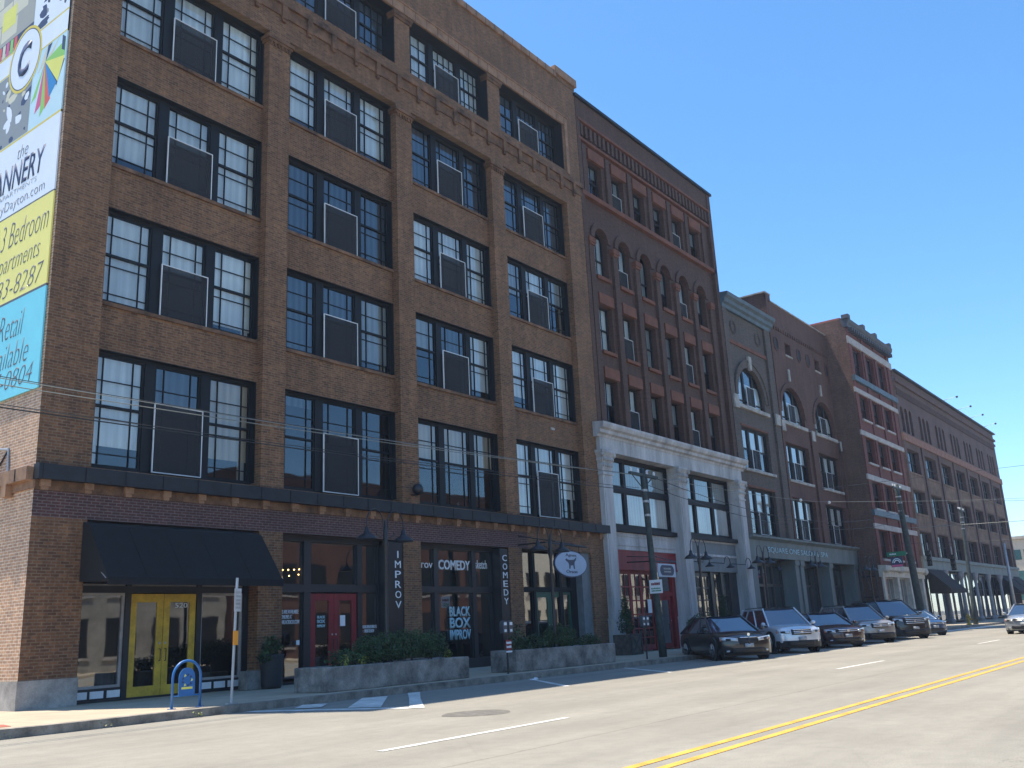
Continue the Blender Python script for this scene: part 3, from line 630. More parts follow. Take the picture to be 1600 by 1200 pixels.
mb.prism([(.16, 16.5), (.32, 16.62), (.32, 16.2), (.16, 16.1)], 'x', bx(-.076), -.0595, BAN['navy']).prism([(.85, 16.64), (1.05, 16.64), (1.12, 16.2)], 'x', bx(-.080), -.0595, BAN['navy'])
build('fan_picture', mb, BN)
def blobs(y0, y1, z0, z1, cols, n, s):
    mb = MB()
    for k in range(n):
        cy, cz = random.uniform(y0, y1), random.uniform(z0, z1); a = random.uniform(.3, 1)*s; b = a*random.uniform(.5, 2.5); t = random.uniform(0, 3)
        P = []
        for j in range(7):
            q = 2*math.pi*j/7; rr = random.uniform(.7, 1.2); yy = cy+rr*(a*math.cos(q)*math.cos(t)-b*math.sin(q)*math.sin(t)); zz = cz+rr*(a*math.cos(q)*math.sin(t)+b*math.sin(q)*math.cos(t)); P.append((min(max(yy, y0), y1), min(max(zz, z0), z1)))
        d = .0675+.0001*k; mb.prism(P, 'x', bx(-d), -.0595, BAN[random.choice(cols)])
    build('picture', mb, BN)
blobs(1.8, 4.6, 14.44, 16.6, ['navy', 'grey', 'cream', 'white', 'navy'], 46, .16); blobs(.14, 1.96, 17.38, 19.6, ['navy', 'white', 'navy', 'grey', 'white'], 44, .16)
mb = MB()
for k in range(10):
    for j in range(4): mb.box(bx(-.0715), 2.05+k*.95+(.4 if j % 2 else 0), 17.95+j*.62, -.0595, 2.05+k*.95+.9+(.4 if j % 2 else 0), 18.52+j*.62, BAN['cream' if (k+j) % 3 else 'stone'])
mb.box(bx(-.0745), 2.0, 17.5, -.0595, YW, 17.82, BAN['navy']).box(bx(-.077), 3.1, 18.3, -.0595, 3.9, 18.95, BAN['lemon'])
for k in range(14): mb.box(bx(-.0785), 2.9+k*.22, 17.38, -.0595, 3.06+k*.22, 17.8, BAN[['red', 'lime', 'pink', 'cream'][k % 4]])
build('picture', mb, BN)
cy, cz = 2.3, 16.78
for rr, col, d in ((.98, 'gold', .085), (.9, 'navy', .087), (.87, 'white', .089)):
    build('round_badge', MB().prism([(cy+rr*.9*math.cos(a), cz+rr*math.sin(a)) for a in [2*math.pi*k/40 for k in range(40)]], 'x', bx(-d), -.0595, BAN[col]), BN)
def btext(s, yr, yl, z0, z1, m='ink', shear=0, bold=-.018): text('banner_lettering', s, (-yl, z0, -yr, z1), -.0625, '-x', BAN[m], BN, shear=shear, bold=bold, ext=.003)
text('badge_letter', 'C', (-2.68, 16.28, -1.98, 17.3), -.069, '-x', BAN['navy'], BN, bold=.035, shear=.15)
btext('the', 1.65, 2.2, 13.75, 14.12, shear=.25); btext('CANNERY', .72, 3.75, 12.95, 13.68, 'navy', .15, .015); btext('LOFT APARTMENTS', 1.05, 3.9, 12.77, 12.9, 'grey'); btext('thecanneryDayton.com', .6, 4.6, 12.3, 12.66, 'ink')
btext('2 and 3 Bedroom', .25, 4.0, 11.25, 11.95, shear=.3); btext('Apartments', .55, 3.0, 10.45, 11.12, shear=.3); btext('383-8287', .3, 3.0, 9.9, 10.42, shear=.3)
btext('Retail', 1.05, 2.3, 8.75, 9.4, shear=.3); btext('Available', .7, 2.9, 8.0, 8.62, shear=.3); btext('7-0804', .4, 2.3, 7.45, 7.92, shear=.3)
tag(build('wall_bracket', MB().tube([(0, 1.3, 5.95), (-.02, 1.75, 6.02), (-.02, 3.2, 6.1)], .035, 6, GALV).tube([(-.03, 1.3, 5.98), (-.03, 1.22, 5.4)], .025, 6, GALV).tube([(-.03, 1.35, 5.9), (-.03, 1.7, 5.6), (-.1, 1.9, 5.2)], .02, 6, IRON)), 'grey metal cable bracket on the sunny side wall just below the banner', 'bracket')
# ================= BUILDING 2: dark red arcade building with white iron shopfront =================
B2 = thing('arcade_building', 'dark red brick building with six arched windows above a white cast iron shopfront', 'building', (24.2, 0, 0))
WX = [25.27+2.12*k for k in range(6)]; WW = 1.2
mb = MB(); ops = []
for x in WX: ops += [(x, x+WW, 9.9, 12.2), (x, x+WW, 13.52, 15.78), (x, x+WW, 17.2, 19.06, .6), (x+.0, x+WW, 21.22, 23.12)]
wall(mb, .16, 24.2, 38.75, 9.0, 26.05, ops, .5, BR2)
for k in range(7):   # pilasters between the windows
    px = WX[k]-.66 if k < 6 else WX[5]+WW+.26
    mb.box(px, .0, 9.0, px+.42, .16, 18.5, BR2)
mb.box(24.2, -.02, 9, 24.5, .16, 26.05, BR2).box(38.35, -.05, 9, 38.75, .16, 26.05, BR2)
for k in range(7):
    px = WX[k]-.62 if k < 6 else WX[5]+WW+.28
    mb.box(px, .04, 21.2, px+.34, .16, 23.75, BR2)
for x in WX: ring(mb, .06, .16, x, x+WW, 19.06, .6, .3, BR2)
mb.box(24.5, .0, 25.0, 38.35, .16, 26.0, BR2)
for k in range(34): mb.box(24.6+k*.405, .0, 24.15, 24.8+k*.405, .16, 24.78, BR2)
build('wall', mb, B2); shell(B2, 24.2, 38.75, 26.0, 20, BR2, .16)
mb = MB()
for x in WX:
    mb.box(x-.05, .02, 12.2, x+WW+.05, .16, 12.72).box(x-.05, .02, 15.78, x+WW+.05, .16, 16.3).box(x-.02, .02, 13.36, x+WW+.02, .6, 13.52).box(x-.02, .03, 17.02, x+WW+.02, .6, 17.2).box(x-.12, .02, 23.12, x+WW+.12, .16, 23.68)
build('lintel', mb, B2, ORG, bevel=.01)
mb = MB()
for k in range(7):
    px = WX[k]-.7 if k < 6 else WX[5]+WW+.22
    mb.box(px, -.07, 18.5, px+.5, .16, 18.62).box(px-.04, -.1, 18.62, px+.54, .16, 18.88)
build('capital', mb, B2, ORG, bevel=.02)
build('string_course', MB().box(24.3, -.05, 20.95, 38.7, .16, 21.18).box(24.3, -.03, 23.85, 38.6, .16, 23.98).box(24.3, -.06, 24.85, 38.7, .16, 24.97), B2, ORG)
build('parapet_cap', MB().box(24.1, -.14, 26.0, 38.9, .5, 26.14), B2, LEDGE)
bs = [0, 0, 1, 1, 0, 1]
for k, x in enumerate(WX):
    for z0, z1, rs in ((9.9, 12.2, 0), (13.52, 15.78, 0), (17.2, 19.06, .6), (21.22, 23.12, 0)):
        sc_ = (x+.12, x+WW-.12, z0+.05, z0+(z1-z0)*.5) if k in (1, 4) else False
        bl = (random.choice([.45, .5, 1]), bs[k]) if z0 < 20 else (random.choice([.3, .5]), 1)
        window(B2, x+.02, x+WW-.02, z0, z1, .42, cols=(.5,), up=(), lo=(), meet=.5, fr=.07, blind=bl, rise=rs, screen=sc_)
# white cast-iron shopfront
mb = MB()
COLX = [(23.95, 24.72), (30.95, 31.75), (37.9, 38.65)]
for a, b in COLX:
    mb.box(a, -.22, .15, b, .8, 7.8).box(a-.06, -.28, .15, b+.06, .8, 1.5).box(a-.08, -.3, 1.5, b+.08, .8, 1.6).box(a-.05, -.27, 7.6, b+.05, .8, 7.7)
    mb.box(a+.1, -.245, 1.75, b-.1, -.22, 7.45).box(a+.002, .1, 7.8, b-.002, .8, 8.66)
mb.box(23.95, -.18, 8.66, 38.65, .8, 9.25)
mb.box(24.72, .25, 4.52, 30.95, .8, 5.28).box(31.75, .25, 5.2, 37.9, .8, 5.3).box(31.75, .25, 4.5, 37.9, .8, 4.62)
mb.box(24.95, .22, 4.7, 30.75, .25, 4.76).box(24.95, .22, 5.1, 30.75, .25, 5.16)
build('white_column', mb, B2, WHITE)
mb = MB()
for a, b in COLX:
    prof = [(0, 7.8), (.03, 7.9), (.05, 8.05), (.02, 8.1), (.09, 8.25), (.06, 8.35), (.14, 8.5), (.18, 8.56), (.18, 8.66)]
    for (o1, z1), (o2, z2) in zip(prof, prof[1:]):
        b0 = [(a-o1, -.22-o1), (b+o1, -.22-o1), (b+o1, .3), (a-o1, .3)]; b1 = [(a-o2, -.22-o2), (b+o2, -.22-o2), (b+o2, .3), (a-o2, .3)]
        for j in range(4): q = (j+1) % 4; mb.poly([(*b0[j], z1), (*b0[q], z1), (*b1[q], z2), (*b1[j], z2)])
    for k in range(5):   # leaf curls
        xx = a+.04+(b-a-.08)*k/4; mb.ball((xx, -.27, 8.02), .07, None, 6, 1.3); mb.ball((xx, -.31, 8.28), .07, None, 6, 1.3)
    mb.ball((a-.1, -.33, 8.46), .1, None, 6); mb.ball((b+.1, -.33, 8.46), .1, None, 6)
build('column_capital', mb, B2, WHITE)
pf = [(.2, 9.25), (-.2, 9.25), (-.24, 9.36), (-.36, 9.42), (-.38, 9.55), (-.5, 9.62), (-.56, 9.76), (-.56, 9.86), (.2, 9.92)]
build('white_cornice', MB().prism(pf, 'x', 23.75, 38.95), B2, WHITE)
def bigwin(b, x0, x1):
    mb = MB().box(x0, .4, 5.5, x1, .55, 5.64).box(x0, .4, 8.5, x1, .55, 8.7).box(x0, .39, 7.1, x1, .56, 7.34); w3 = (x1-x0)/3
    for k in range(4): c = x0+w3*k; mb.box(max(x0, c-.12), .4, 5.64, min(x1, c+.12), .55, 8.5)
    build('window_surround', mb, b, FRAME); build('sill', MB().box(x0-.0, .1, 5.3, x1+.0, .6, 5.5), b, FRAME)
    for k in range(3):
        a = x0+w3*k+.12; c = x0+w3*(k+1)-.12
        window(b, a, c, 5.64, 7.1, .44, cols=(), up=(), lo=(), meet=0, fr=.03, blind=(1 if k < 2 else .98, 0)); window(b, a, c, 7.34, 8.5, .44, cols=(), up=(), lo=(), meet=0, fr=.03, blind=(1, 1))
bigwin(B2, 24.72, 30.95); bigwin(B2, 31.75, 37.9)
# red folding doors
mb = MB().box(24.72, .3, 3.72, 30.95, .75, 4.52).box(24.72, .45, .15, 24.9, .7, 3.72).box(28.7, .45, .15, 29.0, .7, 3.72).box(30.6, .45, .15, 30.95, .7, 3.72).box(29.0, .47, 2.55, 30.6, .68, 2.72)
mb.box(24.72, .27, 3.66, 30.95, .3, 3.74)
build('red_surround', mb, B2, RED)
for k in range(4):
    a = 24.9+k*.95; door(B2, a, a+.94, .2, 3.7, .5, RED, st=.1, rows=(.75, 1.15, 1.75, 2.35, 2.95), colsn=(a+.47,))
door(B2, 29.2, 30.4, .2, 2.55, .5, RED, st=.15, hand=1); shopwin(B2, 29.0, 30.6, 2.72, 3.72, .5, .05, RED)
build('notice', MB().box(28.15, .46, 1.8, 28.5, .465, 2.4), B2, PAPER)
build('grey_panel', MB().box(31.75, .3, 4.62, 37.9, .7, 5.2).box(31.75, .3, 3.75, 37.9, .7, 4.5), B2, GREYP)
mb = MB()
for a, b in ((31.75, 32.0), (34.75, 35.05), (35.95, 36.2), (37.0, 37.9)): mb.box(a, .4, .15, b, .7, 3.75)
build('shopfront_frame', mb, B2, BLACK)
for k in range(3): a = 32.0+k*.91; door(B2, a, a+.9, .2, 3.7, .5, BLACK, st=.08, rows=(.75, 1.15, 1.75, 2.35, 2.95), colsn=(a+.45,))
shopwin(B2, 35.05, 35.95, .3, 3.7, .5, .06, vb=(), hb=(2.6,)); shopwin(B2, 36.2, 37.0, .3, 3.7, .5, .06, hb=(2.6,))
# ================= BUILDING 3 =================
def tripwin(b, x0, x1, z0, z1, y=.26, bl=((.45, 0), (.5, 0), (.45, 0)), scr=True):
    w3 = (x1-x0)/3; fr = MB().box(x0, y-.02, z1-.08, x1, y+.14, z1).box(x0, y-.02, z0, x1, y+.14, z0+.08)
    for k in range(4): c = x0+w3*k; fr.box(max(x0, c-.13), y-.03, z0+.08, min(x1, c+.13), y+.14, z1-.08)
    build('window_surround', fr, b, FRAME)
    for k in range(3):
        a, c = x0+w3*k+.13, x0+w3*(k+1)-.13
        window(b, a, c, z0+.08, z1-.08, y, cols=(), up=(), lo=(), meet=.5, fr=.05, blind=bl[k], screen=(a, c, z0+.12, z0+(z1-z0)*.5) if (scr and k == 1) else False)
def archwin(b, x0, x1, z0, zs, rise, y=.2):
    window(b, x0, x1, z0, zs, y, cols=(), up=(), lo=(), meet=.38, fr=.12, blind=(1, 0), rise=rise, mull=((.33, .2), (.67, .2)), screen=(x0+(x1-x0)*.36, x0+(x1-x0)*.64, z0+.1, z0+1.25))
B3 = thing('stone_arch_building', 'narrow greyish building with a single large arched window and a blue grey cornice', 'building', (38.75, 0, 0))
mb = MB(); wall(mb, .05, 38.75, 45.8, 5.7, 19.0, [(39.95, 43.9, 5.85, 8.55), (39.95, 43.9, 9.62, 12.1), (39.95, 43.9, 13.38, 13.95, 1.9)], .5, BR3)
mb.box(38.75, -.1, 5.7, 39.3, .05, 19, BR3).box(44.9, -.1, 5.7, 45.75, .05, 19, BR3)
ring(mb, -.04, .05, 39.95, 43.9, 13.95, 1.9, .35, BR3); ring(mb, -.1, .05, 39.6, 44.25, 13.95, 2.25, .12, BR3)
build('wall', mb, B3); shell(B3, 38.75, 45.8, 19.8, 20, BR3, .05)
build('cornice', MB().prism([(.1, 19.0), (-.12, 19.0), (-.16, 19.2), (-.3, 19.3), (-.34, 19.5), (-.5, 19.62), (-.55, 19.82), (.3, 19.88)], 'x', 38.7, 45.9), B3, BLUECOR)
build('string_course', MB().box(39.3, -.03, 17.0, 44.9, .05, 17.22).box(39.9, .0, 12.12, 43.95, .05, 12.22).box(39.9, 0, 8.57, 43.95, .05, 8.67), B3, ORG)
mb = MB()
for cx in (40.3, 43.9):
    for rr in (.42, .3): mb.tube([(cx+rr*math.cos(a), .03, 18.1+rr*math.sin(a)) for a in [2*math.pi*k/20 for k in range(21)]], .035, 5, None, False)
build('rosette', mb, B3, BR3)
mb = MB().box(39.6, -.12, 13.15, 44.2, .5, 13.38).box(39.7, -.12, 9.45, 44.1, .5, 9.62).prism([(41.78, 15.7), (42.06, 15.7), (42.12, 16.55), (41.72, 16.55)], 'y', -.16, .0)
mb.box(38.95, -.2, 13.0, 39.55, .0, 13.8).box(44.9, -.22, 12.8, 45.6, .0, 13.5)
build('stone_trim', mb, B3, STONE, bevel=.02)
archwin(B3, 39.97, 43.88, 13.4, 13.95, 1.88); tripwin(B3, 39.95, 43.9, 9.62, 12.1); tripwin(B3, 39.95, 43.9, 5.85, 8.55, bl=((.5, 0), (.55, 0), (.3, 1)))
# ================= BUILDING 4 =================
B4 = thing('twin_arch_building', 'red brown brick building with two arched windows and a row of tiny attic windows', 'building', (45.8, 0, 0))
A4 = [(46.5, 50.5), (52.4, 56.4)]
mb = MB(); ops = []
for a, b in A4: ops += [(a, b, 5.85, 8.5), (a, b, 9.62, 12.0), (a, b, 13.38, 13.95, 1.85)]
ATT = [(48.5, 49.5, 18.1, 18.95), (54.0, 55.0, 18.1, 18.95)]
OV = [46.9, 50.9, 52.6, 56.4]
wall(mb, 0, 45.8, 57.0, 5.7, 21.3, ops+ATT, .5, BR4)
for x in (51.0, 56.75): mb.box(x, -.14, 5.7, x+.8 if x < 55 else 57.0, 0, 13.2, BR4)
mb.box(45.8, -.14, 5.7, 46.1, 0, 21.6, BR4)
for a, b in A4: ring(mb, -.08, .0, a, b, 13.95, 1.85, .3, BR4)
for k in range(26): mb.box(46.4+k*.41, -.07, 19.5, 46.6+k*.41, 0, 19.7, BR4)
mb.box(46.1, -.07, 19.7, 57, 0, 19.85, BR4).box(45.8, -.1, 21.3, 46.6, 1.7, 21.75, BR4)
build('wall', mb, B4); shell(B4, 45.8, 57.0, 21.3, 20, BR4, 0)
mb = MB()
for cx in OV: mb.prism([(cx+.3*math.cos(a), 18.5+.42*math.sin(a)) for a in [2*math.pi*k/18 for k in range(18)]], 'y', -.015, .0)
build('oval_niche', mb, B4, FRAME)
mb = MB()
for cx in OV: mb.tube([(cx+.34*math.cos(a), -.02, 18.5+.46*math.sin(a)) for a in [2*math.pi*k/20 for k in range(21)]], .05, 5, None, False)
build('niche_surround', mb, B4, BR4)
for a, b, c, d in ATT: window(B4, a, b, c, d, .3, cols=(.5,), up=(), lo=(), meet=0, fr=.06, blind=(0, 0))
mb = MB()
for a, b in A4: mb.box(a-.15, -.12, 13.15, b+.15, .5, 13.38).box(a-.1, -.1, 9.45, b+.1, .5, 9.62).prism([((a+b)/2-.12, 16.25), ((a+b)/2+.12, 16.25), ((a+b)/2+.15, 17.05), ((a+b)/2-.15, 17.05)], 'y', -.1, .0)
for a, b, c, d in ATT: mb.box(a-.08, -.06, c-.12, b+.08, .3, c)
for x in (45.85, 51.1, 56.75): mb.box(x, -.2, 12.6, x+.55, -.0, 13.3)
build('stone_trim', mb, B4, STONE, bevel=.02)
for a, b in A4: archwin(B4, a+.02, b-.02, 13.4, 13.95, 1.83); tripwin(B4, a, b, 9.62, 12.0); tripwin(B4, a, b, 5.85, 8.5)
build('parapet_cap', MB().box(45.7, -.14, 21.72, 46.65, 1.75, 21.8).box(46.65, -.1, 21.3, 57, .4, 21.38), B4, STONE)
# shared salon shopfront of the two buildings
SF = thing('salon_shopfront', 'grey green ground floor shopfront with pale lettering along its fascia', 'shopfront', (39.0, 0, 0))
build('fascia', MB().box(38.7, -.2, 4.6, 57.0, .3, 5.55).prism([(.2, 5.55), (-.25, 5.55), (-.45, 5.68), (-.45, 5.78), (.2, 5.84)], 'x', 38.7, 57.0), SF, GREYSF)
text('fascia_lettering', 'SQUARE ONE SALON & SPA', (41.1, 4.85, 50.9, 5.22), -.23, '-y', LBLUE, SF, bold=.01)
mb = MB()
for x, w_ in ((38.75, .9), (45.3, .55), (46.15, .55), (51.2, .6), (56.2, .7)): mb.box(x, -.1, .15, x+w_, .9, 4.6).box(x-.05, -.16, 4.3, x+w_+.05, .9, 4.6).box(x-.05, -.16, .15, x+w_+.05, .9, .8)
build('column', mb, SF, GREYSF)
mb = MB()
for a, b in ((39.65, 45.3), (46.7, 51.2), (51.8, 56.2)):
    n = 4
    mb.box(a, .8, 4.3, b, .95, 4.6).box(a, .8, .15, b, .95, .6).box(a, .8, 3.1, b, .95, 3.25)
    for k in range(n+1): c = a+(b-a)*k/n; mb.box(max(a, c-.08), .79, .6, min(b, c+.08), .96, 4.3)
build('shopfront_frame', mb, SF, BLACK)
for a, b in ((39.65, 45.3), (46.7, 51.2), (51.8, 56.2)):
    for k in range(4): c = a+(b-a)*k/4; shopwin(SF, c+.08, c+(b-a)/4-.08, .6, 4.3, .82, .03)
# ================= BUILDING 5 =================
B5 = thing('red_corner_building', 'projecting red brick building with white stone lintels and a dark bracketed cornice', 'building', (57, -1.6, 0))
W5 = [(58.0, 60.0), (60.95, 62.9), (63.9, 65.95)]; Y5 = -1.6
R5 = [(4.95, 6.95), (8.45, 10.4), (11.72, 13.6), (14.9, 16.75), (18.0, 20.3)]
mb = MB(); wall(mb, Y5, 57, 67.6, 4.5, 22.0, [(a, b, c, d) for a, b in W5 for c, d in R5], .35, BR5)
for a in (57.0, 60.2, 63.15, 66.5): mb.box(a, Y5-.09, 4.5, a+.5, Y5, 21.9, BR5)
build('wall', mb, B5); shell(B5, 57, 67.6, 22.3, 20, BR5S, Y5)
build('side_parapet', MB().box(57, Y5+.3, 22.3, 57.3, 12, 22.42), B5, REDPAV)
mb = MB()
for z0, z1 in ((20.4, 20.95), (16.75, 17.1), (13.6, 13.95), (10.42, 10.8), (6.98, 7.35)): mb.box(56.9, Y5-.12, z0, 67.7, Y5+.0, z1)
build('white_lintel', mb, B5, STONEW, bevel=.02)
mb = MB()
for a, b in W5:
    for c, d in R5[:4]: mb.box(a-.05, Y5-.12, c-.14, b+.05, Y5+.3, c)
build('sill', mb, B5, STONEW)
build('string_course', MB().box(56.95, Y5-.22, 17.6, 67.75, Y5, 18.0).box(56.95, Y5-.2, 7.9, 67.7, Y5, 8.3), B5, BLUECOR)
mb = MB().prism([(Y5+.1, 21.6), (Y5-.2, 21.6), (Y5-.22, 21.85), (Y5-.3, 21.95), (Y5-.36, 22.2), (Y5+.3, 22.32)], 'x', 56.8, 67.9)
for x in (56.7, 60.2, 63.2, 67.0): mb.box(x, Y5-.4, 22.2, x+.5, Y5+.1, 22.5)
for k in range(22): mb.box(57.3+k*.47, Y5-.4, 21.35, 57.5+k*.47, Y5, 21.62)
build('cornice', mb, B5, plain('dark_cornice', (.07, .075, .09), .7, var=.3))
for a, b in W5:
    for j, (c, d) in enumerate(R5): window(B5, a+.02, b-.02, c, d, Y5+.25, cols=(.5,), up=(), lo=(), meet=.5, fr=.1, blind=(.5, 2), mull=((.5, .12),) if j == 4 else ())
mb = MB().prism([(Y5+.1, 3.7), (Y5-.15, 3.7), (Y5-.18, 4.05), (Y5-.4, 4.15), (Y5-.45, 4.45), (Y5+.1, 4.5)], 'x', 56.9, 67.7)
for x in (57.0, 60.4, 63.6, 67.0): mb.box(x, Y5-.12, .15, x+.5, Y5+.4, 3.7).ball((x+.25, Y5-.35, 4.2), .25, None, 8)
build('shopfront_surround', mb, B5, CREAM)
for a, b in ((57.5, 60.4), (60.9, 63.6), (64.1, 67.0)): shopwin(B5, a, b, .3, 3.7, Y5+.2, .08, CREAM, vb=(a+(b-a)*.33, a+(b-a)*.66))
# ================= BUILDING 6 =================
B6 = thing('long_brick_building', 'long far brick block with rows of narrow triple windows under a corbelled cornice', 'building', (74.5, 0, 0))
BX = [75.0+6.03*k for k in range(7)]
mb = MB(); ops = []
for x in BX: ops += [(x+.25+1.4*j, x+1.15+1.4*j, 16.65, 18.6, .4) for j in range(3)]+[(x+.3, x+4.3, a, b) for a, b in ((5.85, 7.95), (9.5, 11.55), (13.1, 15.2))]
wall(mb, 0, 74.5, 117.3, 5.8, 22.0, ops, .45, BR6)
for k in range(100): mb.box(74.8+k*.42, -.12, 19.95, 75.0+k*.42, 0, 20.5, BR6)
mb.box(74.5, -.14, 20.5, 117.3, 0, 20.75, BR6).box(74.5, -.22, 21.1, 117.3, 0, 21.35, BR6)
for x in BX+[117.1]: mb.box(x-.75 if x > 75 else 74.5, -.12, 5.8, x-.1 if x > 75 else 75.0, 0, 15.8, BR6)
build('wall', mb, B6); shell(B6, 74.5, 117.3, 22.0, 30, BR6, 0)
mb = MB()
for x in BX:
    for z in (8.0, 11.6): mb.box(x+.2, -.05, z+.05, x+4.4, 0, z+1.35)
    mb.box(x+.1, -.12, 9.3, x+4.5, .2, 9.5).box(x+.1, -.12, 12.9, x+4.5, .2, 13.1)
build('sandstone_spandrel', mb, B6, BROWNST, bevel=.02)
build('string_course', MB().box(74.5, -.16, 15.8, 117.4, 0, 16.45), B6, plain('far_orange_stone', (.27, .125, .08), .85, var=.25))
build('parapet_cap', MB().box(74.4, -.3, 22.0, 117.5, .5, 22.15), B6, LEDGE)
DK = [(.3, 2), (0, 0), (0, 0), (.5, 2)]
for x in BX:
    for j in range(3): window(B6, x+.27+1.4*j, x+1.13+1.4*j, 16.65, 18.6, .3, cols=(), up=(), lo=(), meet=.5, fr=.06, blind=(0, 0), rise=.38, gm=FARG)
    for a, b in ((5.85, 7.95), (9.5, 11.55), (13.1, 15.2)): window(B6, x+.32, x+4.28, a, b, .35, cols=(), up=(), lo=(), meet=.5, fr=.09, blind=random.choice(DK), mull=((.33, .35), (.67, .35)), fm=FRAME, gm=FARG)
build('fascia', MB().box(74.5, -.15, 4.75, 117.3, .3, 5.5).box(74.5, -.3, 5.5, 117.4, .3, 5.8), B6, GREYSF)
mb = MB()
for x in [80.9+6.03*k for k in range(6)]: mb.lathe((x, -.2, .15), [(.3, 0), (.3, .3), (.2, .4), (.15, 3.6), (.17, 3.8), (.3, 4.2), (.36, 4.55), (.36, 4.6)], 10)
build('white_column', mb, B6, plain('off_white_column', (.3, .3, .31), .7, var=.2), smooth=False)
for x in [74.7+6.03*k for k in range(7)]: shopwin(B6, x, x+5.7, .3, 4.7, .6, .12, BLACK, vb=(x+1.9, x+3.8), hb=(3.2,))
for x in (75.0, 105.3, 111.3):
    build('awning', MB().prism([(-.2, 4.7), (-1.9, 3.0), (-1.9, 2.7), (-.2, 2.7)], 'x', x, x+5.3), B6, CANV)
build('awning', MB().prism([(117.3, 4.6), (119.6, 3.0), (119.6, 2.7), (117.3, 2.7)], 'y', -.2, 5), B6, CANV)
for k, (x0, x1) in enumerate(((91.8, 91.8), (98, 98), (104, 104), (111, 111))):
    tag(build('rooftop_floodlight', MB().tube([(x0, .2, 22.1), (x0, -1.5, 21.95+.35)], .018, 5, IRON).tube([(x0, .2, 22.0), (x0, -1.0, 22.25)], .012, 5, IRON).ball((x0, -1.6, 22.28), .12, IRON, 6)), 'small floodlight on an arm over the long roofline, %s' % ['nearest of the four', 'second nearest of the four', 'third nearest of the four', 'farthest of the four'][k], 'floodlight', 'floodlights on the long roof')
# ================= FAR BUILDING, OPPOSITE BUILDINGS =================
FB = thing('office_building', 'pale office building with teal window bands far beyond the long brick block', 'building', (150, -6, 0))
mb = MB().box(150, -6, 0, 175, 30, 11.2, plain('pale_office_concrete', (.55, .5, .4), .8, var=.1)); build('wall', mb, FB)
OT = plain('teal_office_glass', (.06, .16, .16), .15, var=.2)
for z in (2.2, 5.0, 8.1):
    m_ = MB()
    for k in range(18): m_.box(149.94, -5.6+k*2, z, 150, -4.0+k*2, z+1.5)
    build('window_band', m_, FB, OT)
    m_ = MB()
    for k in range(12): m_.box(150.5+k*2, -6.06, z, 152.1+k*2, -6, z+1.5)
    build('window_band', m_, FB, OT)
build('roof', MB().box(149.6, -6.5, 11.2, 175.4, 30.5, 11.6), FB, CREAM)
def opp(name, label, x0, x1, h, m, gable=False):
    o = thing(name, label, 'building', (x0, -33, 0)); mb = MB().box(x0, -46, 0, x1, -33, h, m)
    if gable: mb.prism([(x0-.3, h), (x1+.3, h), ((x0+x1)/2, h+2.6)], 'y', -46, -33.2, m)
    build('wall', mb, o); n = max(2, int((x1-x0)/3))
    for z in ([1.0]+([4.6] if h > 6 else [])):
        for k in range(n): a = x0+(x1-x0)*(k+.2)/n; build('window', MB().box(a, -33, z, a+(x1-x0)*.6/n, -32.93, z+2.2, FRAME).box(a-.1, -33, z-.15, a+(x1-x0)*.6/n+.1, -32.9, z, STONEW), o)
opp('gabled_house', 'grey stucco gabled building across the street, nearest one reflected in the windows', 12, 30, 9.2, plain('grey_stucco', (.3, .285, .25), .9, var=.25, scale=1.5), True)
opp('brick_warehouse', 'brown brick warehouse across the street seen in window reflections', 30.6, 61, 13.5, BR4)
opp('beige_warehouse', 'beige plastered warehouse across the street seen in window reflections', 64, 118, 10.0, plain('beige_stucco', (.74, .68, .55), .9, var=.1))
opp('far_brick_row', 'far red brick row across the street beyond the beige warehouse', 121, 190, 9.0, BR4)
opp('corner_garage', 'low pale garage across the street at the near corner', -44, -2, 4.5, MATS['beige_stucco'])
# ================= STREET FURNITURE =================
def lamp_post():
    t = thing('street_lamp', 'x', 'street lamp', group='double gooseneck street lamps along the kerb')
    build('pole', MB().lathe((0, 0, 0), [(.2, 0), (.2, .12), (.15, .2), (.13, .5), (.08, .62), (.055, .8), (.045, 3.3), (.06, 3.35), (.08, 3.45), (.055, 3.6), (.05, 3.85), (.02, 3.95), (.03, 4.0), (.005, 4.08)], 12), t, IRON, smooth=True, world=False)
    for s in (-1, 1):
        P = [(s*.05, 0, 3.5)]+[(s*(.37-.29*math.cos(a)), 0, 3.95+.37*math.sin(a)) for a in [math.pi*k/12 for k in range(13)]]+[(s*.66, 0, 3.82)]
        build('arm', MB().tube(P, .016, 8), t, IRON, smooth=True, world=False)
        sh = build('lamp_shade', MB().lathe((s*.66, 0, 3.62), [(.05, .22), (.06, .12), (.1, .06), (.2, .01), (.27, -.07), (.27, -.085)], 18), t, IRON, smooth=True, world=False)
        b_ = MB().lathe((s*.66, 0, 3.53), [(.0, 0), (.262, .0), (.262, .008), (0, .008)], 16); build('reflector', b_, sh, WMET, world=False)
        build('scroll', MB().tube([(s*.12, 0, 3.62), (s*.3, 0, 3.66), (s*.34, 0, 3.72), (s*.28, 0, 3.76)], .01, 5), t, IRON, world=False)
    return t
LP = lamp_post(); LP.location = (7.2, -3.8, .15); LP['label'] = 'black double gooseneck street lamp rising from the hedge planter beside the IMPROV sign'
for x, y, l in ((14.55, -3.8, 'black double gooseneck street lamp rising from the shrub planter by the oval dog sign'), (24.0, -4.3, 'black double gooseneck street lamp before the middle white column and grey panel'), (30.4, -4.3, 'black double gooseneck street lamp at the left end of the grey salon fascia'), (37.0, -4.3, 'black double gooseneck street lamp before the middle of the salon fascia'), (45.6, -4.3, 'farthest black double gooseneck street lamp by the fire escape at the red corner building')): dup(LP, (x, y, .15), 0, l)
